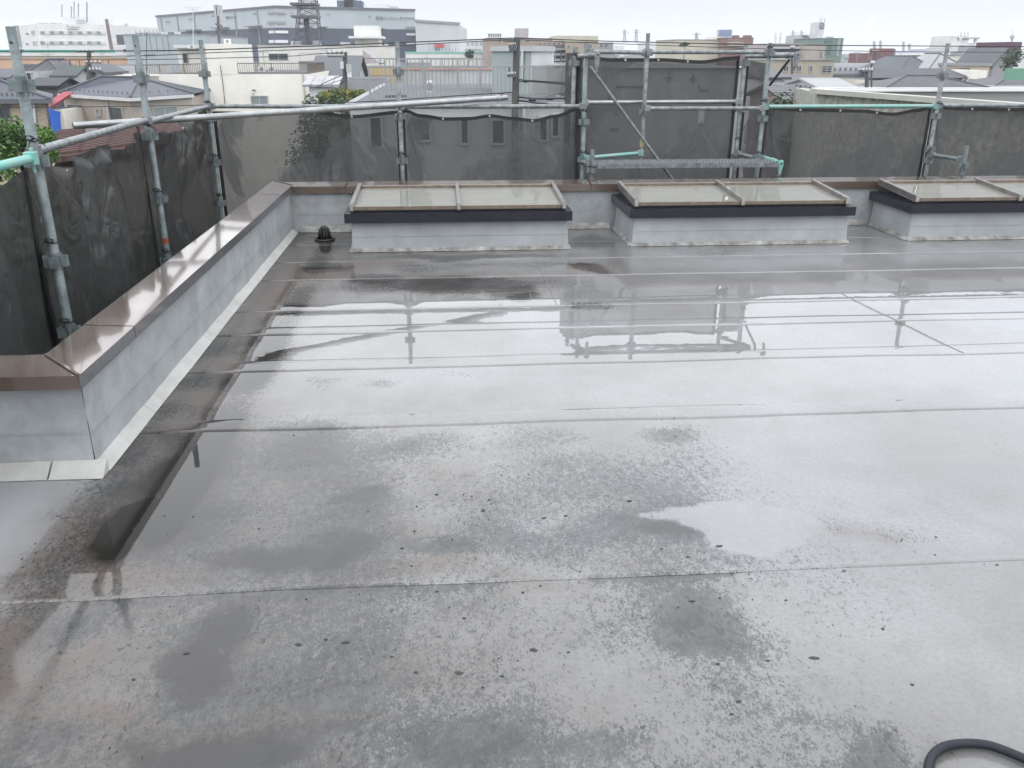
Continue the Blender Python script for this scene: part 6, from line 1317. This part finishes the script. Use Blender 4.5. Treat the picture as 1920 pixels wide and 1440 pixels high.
# steam
stm = bpy.data.materials.new('white steam'); stm.use_nodes = True; sn = stm.node_tree.nodes; sn.remove(sn['Principled BSDF'])
sv = sn.new('ShaderNodeVolumePrincipled'); sv.inputs['Density'].default_value = .05; sv.inputs['Color'].default_value = (1, 1, 1, 1); stm.node_tree.links.new(sv.outputs[0], sn['Material Output'].inputs['Volume'])
m = MB(); rr = random.Random(3)
for x, y, r0 in ((1636, 76, 3), (1630, 70, 6), (1620, 66, 8), (1612, 66, 6), (1622, 60, 7), (1630, 64, 6), (1628, 52, 4), (1633, 44, 6), (1630, 38, 5), (1637, 36, 5)):
    m.ball(at(x, y, Y=690), r0*.55, 12, 8, (1.2, 1, .9))
build('steam_plume', m, stm, kind='stuff', smooth=True, label='white steam drifting from the distant works')
# distant green belt and far roofs
def ridge(label, Y, h, seed, mat, name):
    m = MB(); n_ = 260; X0, X1 = -1300*Y/1600, 1400*Y/1600
    v = []
    for i in range(n_+1):
        x = X0+(X1-X0)*i/n_; z = GZ+h*(.55+.6*abs(noise.noise(Vector((i*.23, seed, 0))))+.25*noise.noise(Vector((i*.9, seed, 2))))
        v.append((x, z))
    for i in range(n_):
        (x0, z0), (x1, z1) = v[i], v[i+1]; m.hexa([(x0, Y, GZ), (x1, Y, GZ), (x1, Y+30, GZ), (x0, Y+30, GZ), (x0, Y, z0), (x1, Y, z1), (x1, Y+30, z1*.9), (x0, Y+30, z0*.9)])
    build(name, m, mat, kind='stuff')
ridge('', 640, 9.5, 3.3, green2, 'far_woods'); ridge('', 980, 13, 7.7, green2, 'far_woods'); ridge('', 1600, 20, 9.1, green2, 'far_woods')
# filler houses between the named ones
def clear(x0, y0, x1, y1): return all(x1 < a or x0 > c or y1 < b2 or y0 > d for a, b2, c, d in FOOT)
wn = ['white', 'light grey', 'dark grey', 'beige tiled', 'pinkish', 'taupe']; rn = ['grey sheet', 'dark slate', 'brown', 'silvery', 'teal grey', 'white']
cnt = 0; used_labels = set()
for Yr in (66, 80, 94, 110, 128, 148, 172, 200, 235, 280, 340, 420, 520):
    stp = 7+Yr*.035; x = -.68*Yr
    while x < .72*Yr:
        wdt = rnd.uniform(4.5, 8.5)*(1+Yr/400); dep = rnd.uniform(5, 8); y0 = Yr+rnd.uniform(-4, 4); hh = rnd.choice([4.2, 5.4, 6.0, 6.3, 7.0])+Yr/260*rnd.uniform(0, 2.6)
        if Yr > 90: hh = min(hh+rnd.choice([0, 0, 0, 1.2]), 9.6)
        if clear(x, y0, x+wdt, y0+dep) and (Yr > 130 or -.3*Yr < x < .27*Yr) and rnd.random() < .86:
            wi, ri = rnd.randrange(6), rnd.choice([0, 0, 1, 1, 2, 3, 4, 5]); kd = rnd.choice(['gable', 'gable', 'hip', 'flat']); ax = rnd.choice('xy'); zt = GZ+hh
            where = 'behind the folded nets' if x < -.35*Yr else 'past the cream building' if x < -.1*Yr else 'behind the deck railing' if x < .12*Yr else 'past the tall net' if x < .4*Yr else 'near the lettered block'
            dist = 'first rows' if Yr < 100 else 'middle rows' if Yr < 180 else 'far haze'
            sz = ('wide' if wdt > 6.5*(1+Yr/400) else 'narrow')+(' tall' if hh > 6.2 else ' low')
            sh = {'gable': 'gabled', 'hip': 'hipped', 'flat': 'flat'}[kd]
            lb = f'{sz} {wn[wi]} house, {rn[ri]} {sh} roof, {dist}, {where}'
            tr_ = 0
            while lb in used_labels and tr_ < 60:
                tr_ += 1; wi, ri = rnd.randrange(6), rnd.randrange(6); lb = f'{sz} {wn[wi]} house, {rn[ri]} {sh} roof, {dist}, {where}'
            used_labels.add(lb)
            root = thing('town_house', lb, 'house', (x+wdt/2, y0, GZ), 'small houses of the town')
            build('wall', MB().box((x, y0, GZ), (x+wdt, y0+dep, zt)), farwalls[wi], root)
            rm = farroofs[ri]; rh = rnd.uniform(.9, 1.7)
            if kd == 'gable': m = MB(); gable_wall(m, x, x+wdt, y0, y0+dep, zt, rh, ax); build('gable_wall', m, farwalls[wi], root); gable(root, x, x+wdt, y0, y0+dep, zt+.05, rh, rm, ax)
            elif kd == 'hip': hip(root, x, x+wdt, y0, y0+dep, zt+.2, rh, rm)
            else:
                build('parapet_cap', MB().box((x-.1, y0-.1, zt), (x+wdt+.1, y0+.15, zt+.4)).box((x-.1, y0+.151, zt), (x+.1, y0+dep, zt+.4)).box((x+wdt-.1, y0+.151, zt), (x+wdt+.1, y0+dep, zt+.4)), rm, root)
                build('roof_unit', MB().box((x+wdt*.3, y0+2, zt), (x+wdt*.3+1.4, y0+3.4, zt+1.1)), offw, root)
            if Yr < 300:
                for fl_ in (0, 1):
                    zc = zt-1.5-fl_*2.7
                    for k in range(int(wdt//2.4)):
                        if rnd.random() < .8:
                            xc = x+1.2+k*2.4; o = build('window', MB().box((xc-.7, y0-.06, zc-.5), (xc+.7, y0-.005, zc+.55)), alu, root); build('pane', MB().box((xc-.62, y0-.09, zc-.43), (xc+.62, y0-.061, zc+.48)), rnd.choice([glassd, glassg]), o)
            cnt += 1
        x += wdt+rnd.uniform(.6, stp*.6)
# little rooftop aerials scattered over the roofs
for lb, xpx, ytop, Yr in (('thin aerial over the grey gabled houses', 88, 100, 80), ('thin aerial in front of the white office windows', 88, 80, 120), ('aerial rising before the turquoise roof edge', 190, 92, 100), ('aerial above the brown roof over the metal hall foot', 262, 88, 90),
    ('aerial between the white hall and the cream tower', 493, 96, 80), ('slender aerial in front of the white hall', 612, 92, 78), ('aerial over the turquoise striped shop', 800, 98, 90), ('aerial beside the small round dark tree', 893, 100, 90),
    ('aerial over the balcony apartments', 1042, 92, 90), ('aerial between the red building and the vault', 1608, 97, 110), ('aerial over the dim teal boxes', 1690, 96, 110), ('aerial before the dark sheds', 1742, 100, 90), ('aerial beside the sand walled block', 1800, 108, 80), ('aerial near the grey gable shed', 1868, 106, 88)):
    p = at(xpx, ytop, Y=Yr); al = thing('roof_aerial', lb, 'antenna', (p.x, Yr, GZ+5), 'thin television aerials over the roofs')
    build('mast', MB().tube([(p.x, Yr, GZ+5), p], .03, 5), mgrey, al); build('aerial_arm', MB().bar(p+Vector((-.5, 0, -.1)), p+Vector((.5, 0, -.1)), .04, .04).bar(p+Vector((-.3, 0, -.5)), p+Vector((.3, 0, -.5)), .03, .03), mgrey, al)
# lettering becomes plain mesh
bpy.context.view_layer.update(); dg = bpy.context.evaluated_depsgraph_get()
for o in [o for o in bpy.data.objects if o.type == 'FONT']:
    me = bpy.data.meshes.new_from_object(o.evaluated_get(dg)); n2 = bpy.data.objects.new('lettering', me); COL.objects.link(n2); n2.parent = o.parent; n2.matrix_local = o.matrix_local.copy()
    bpy.data.objects.remove(o)
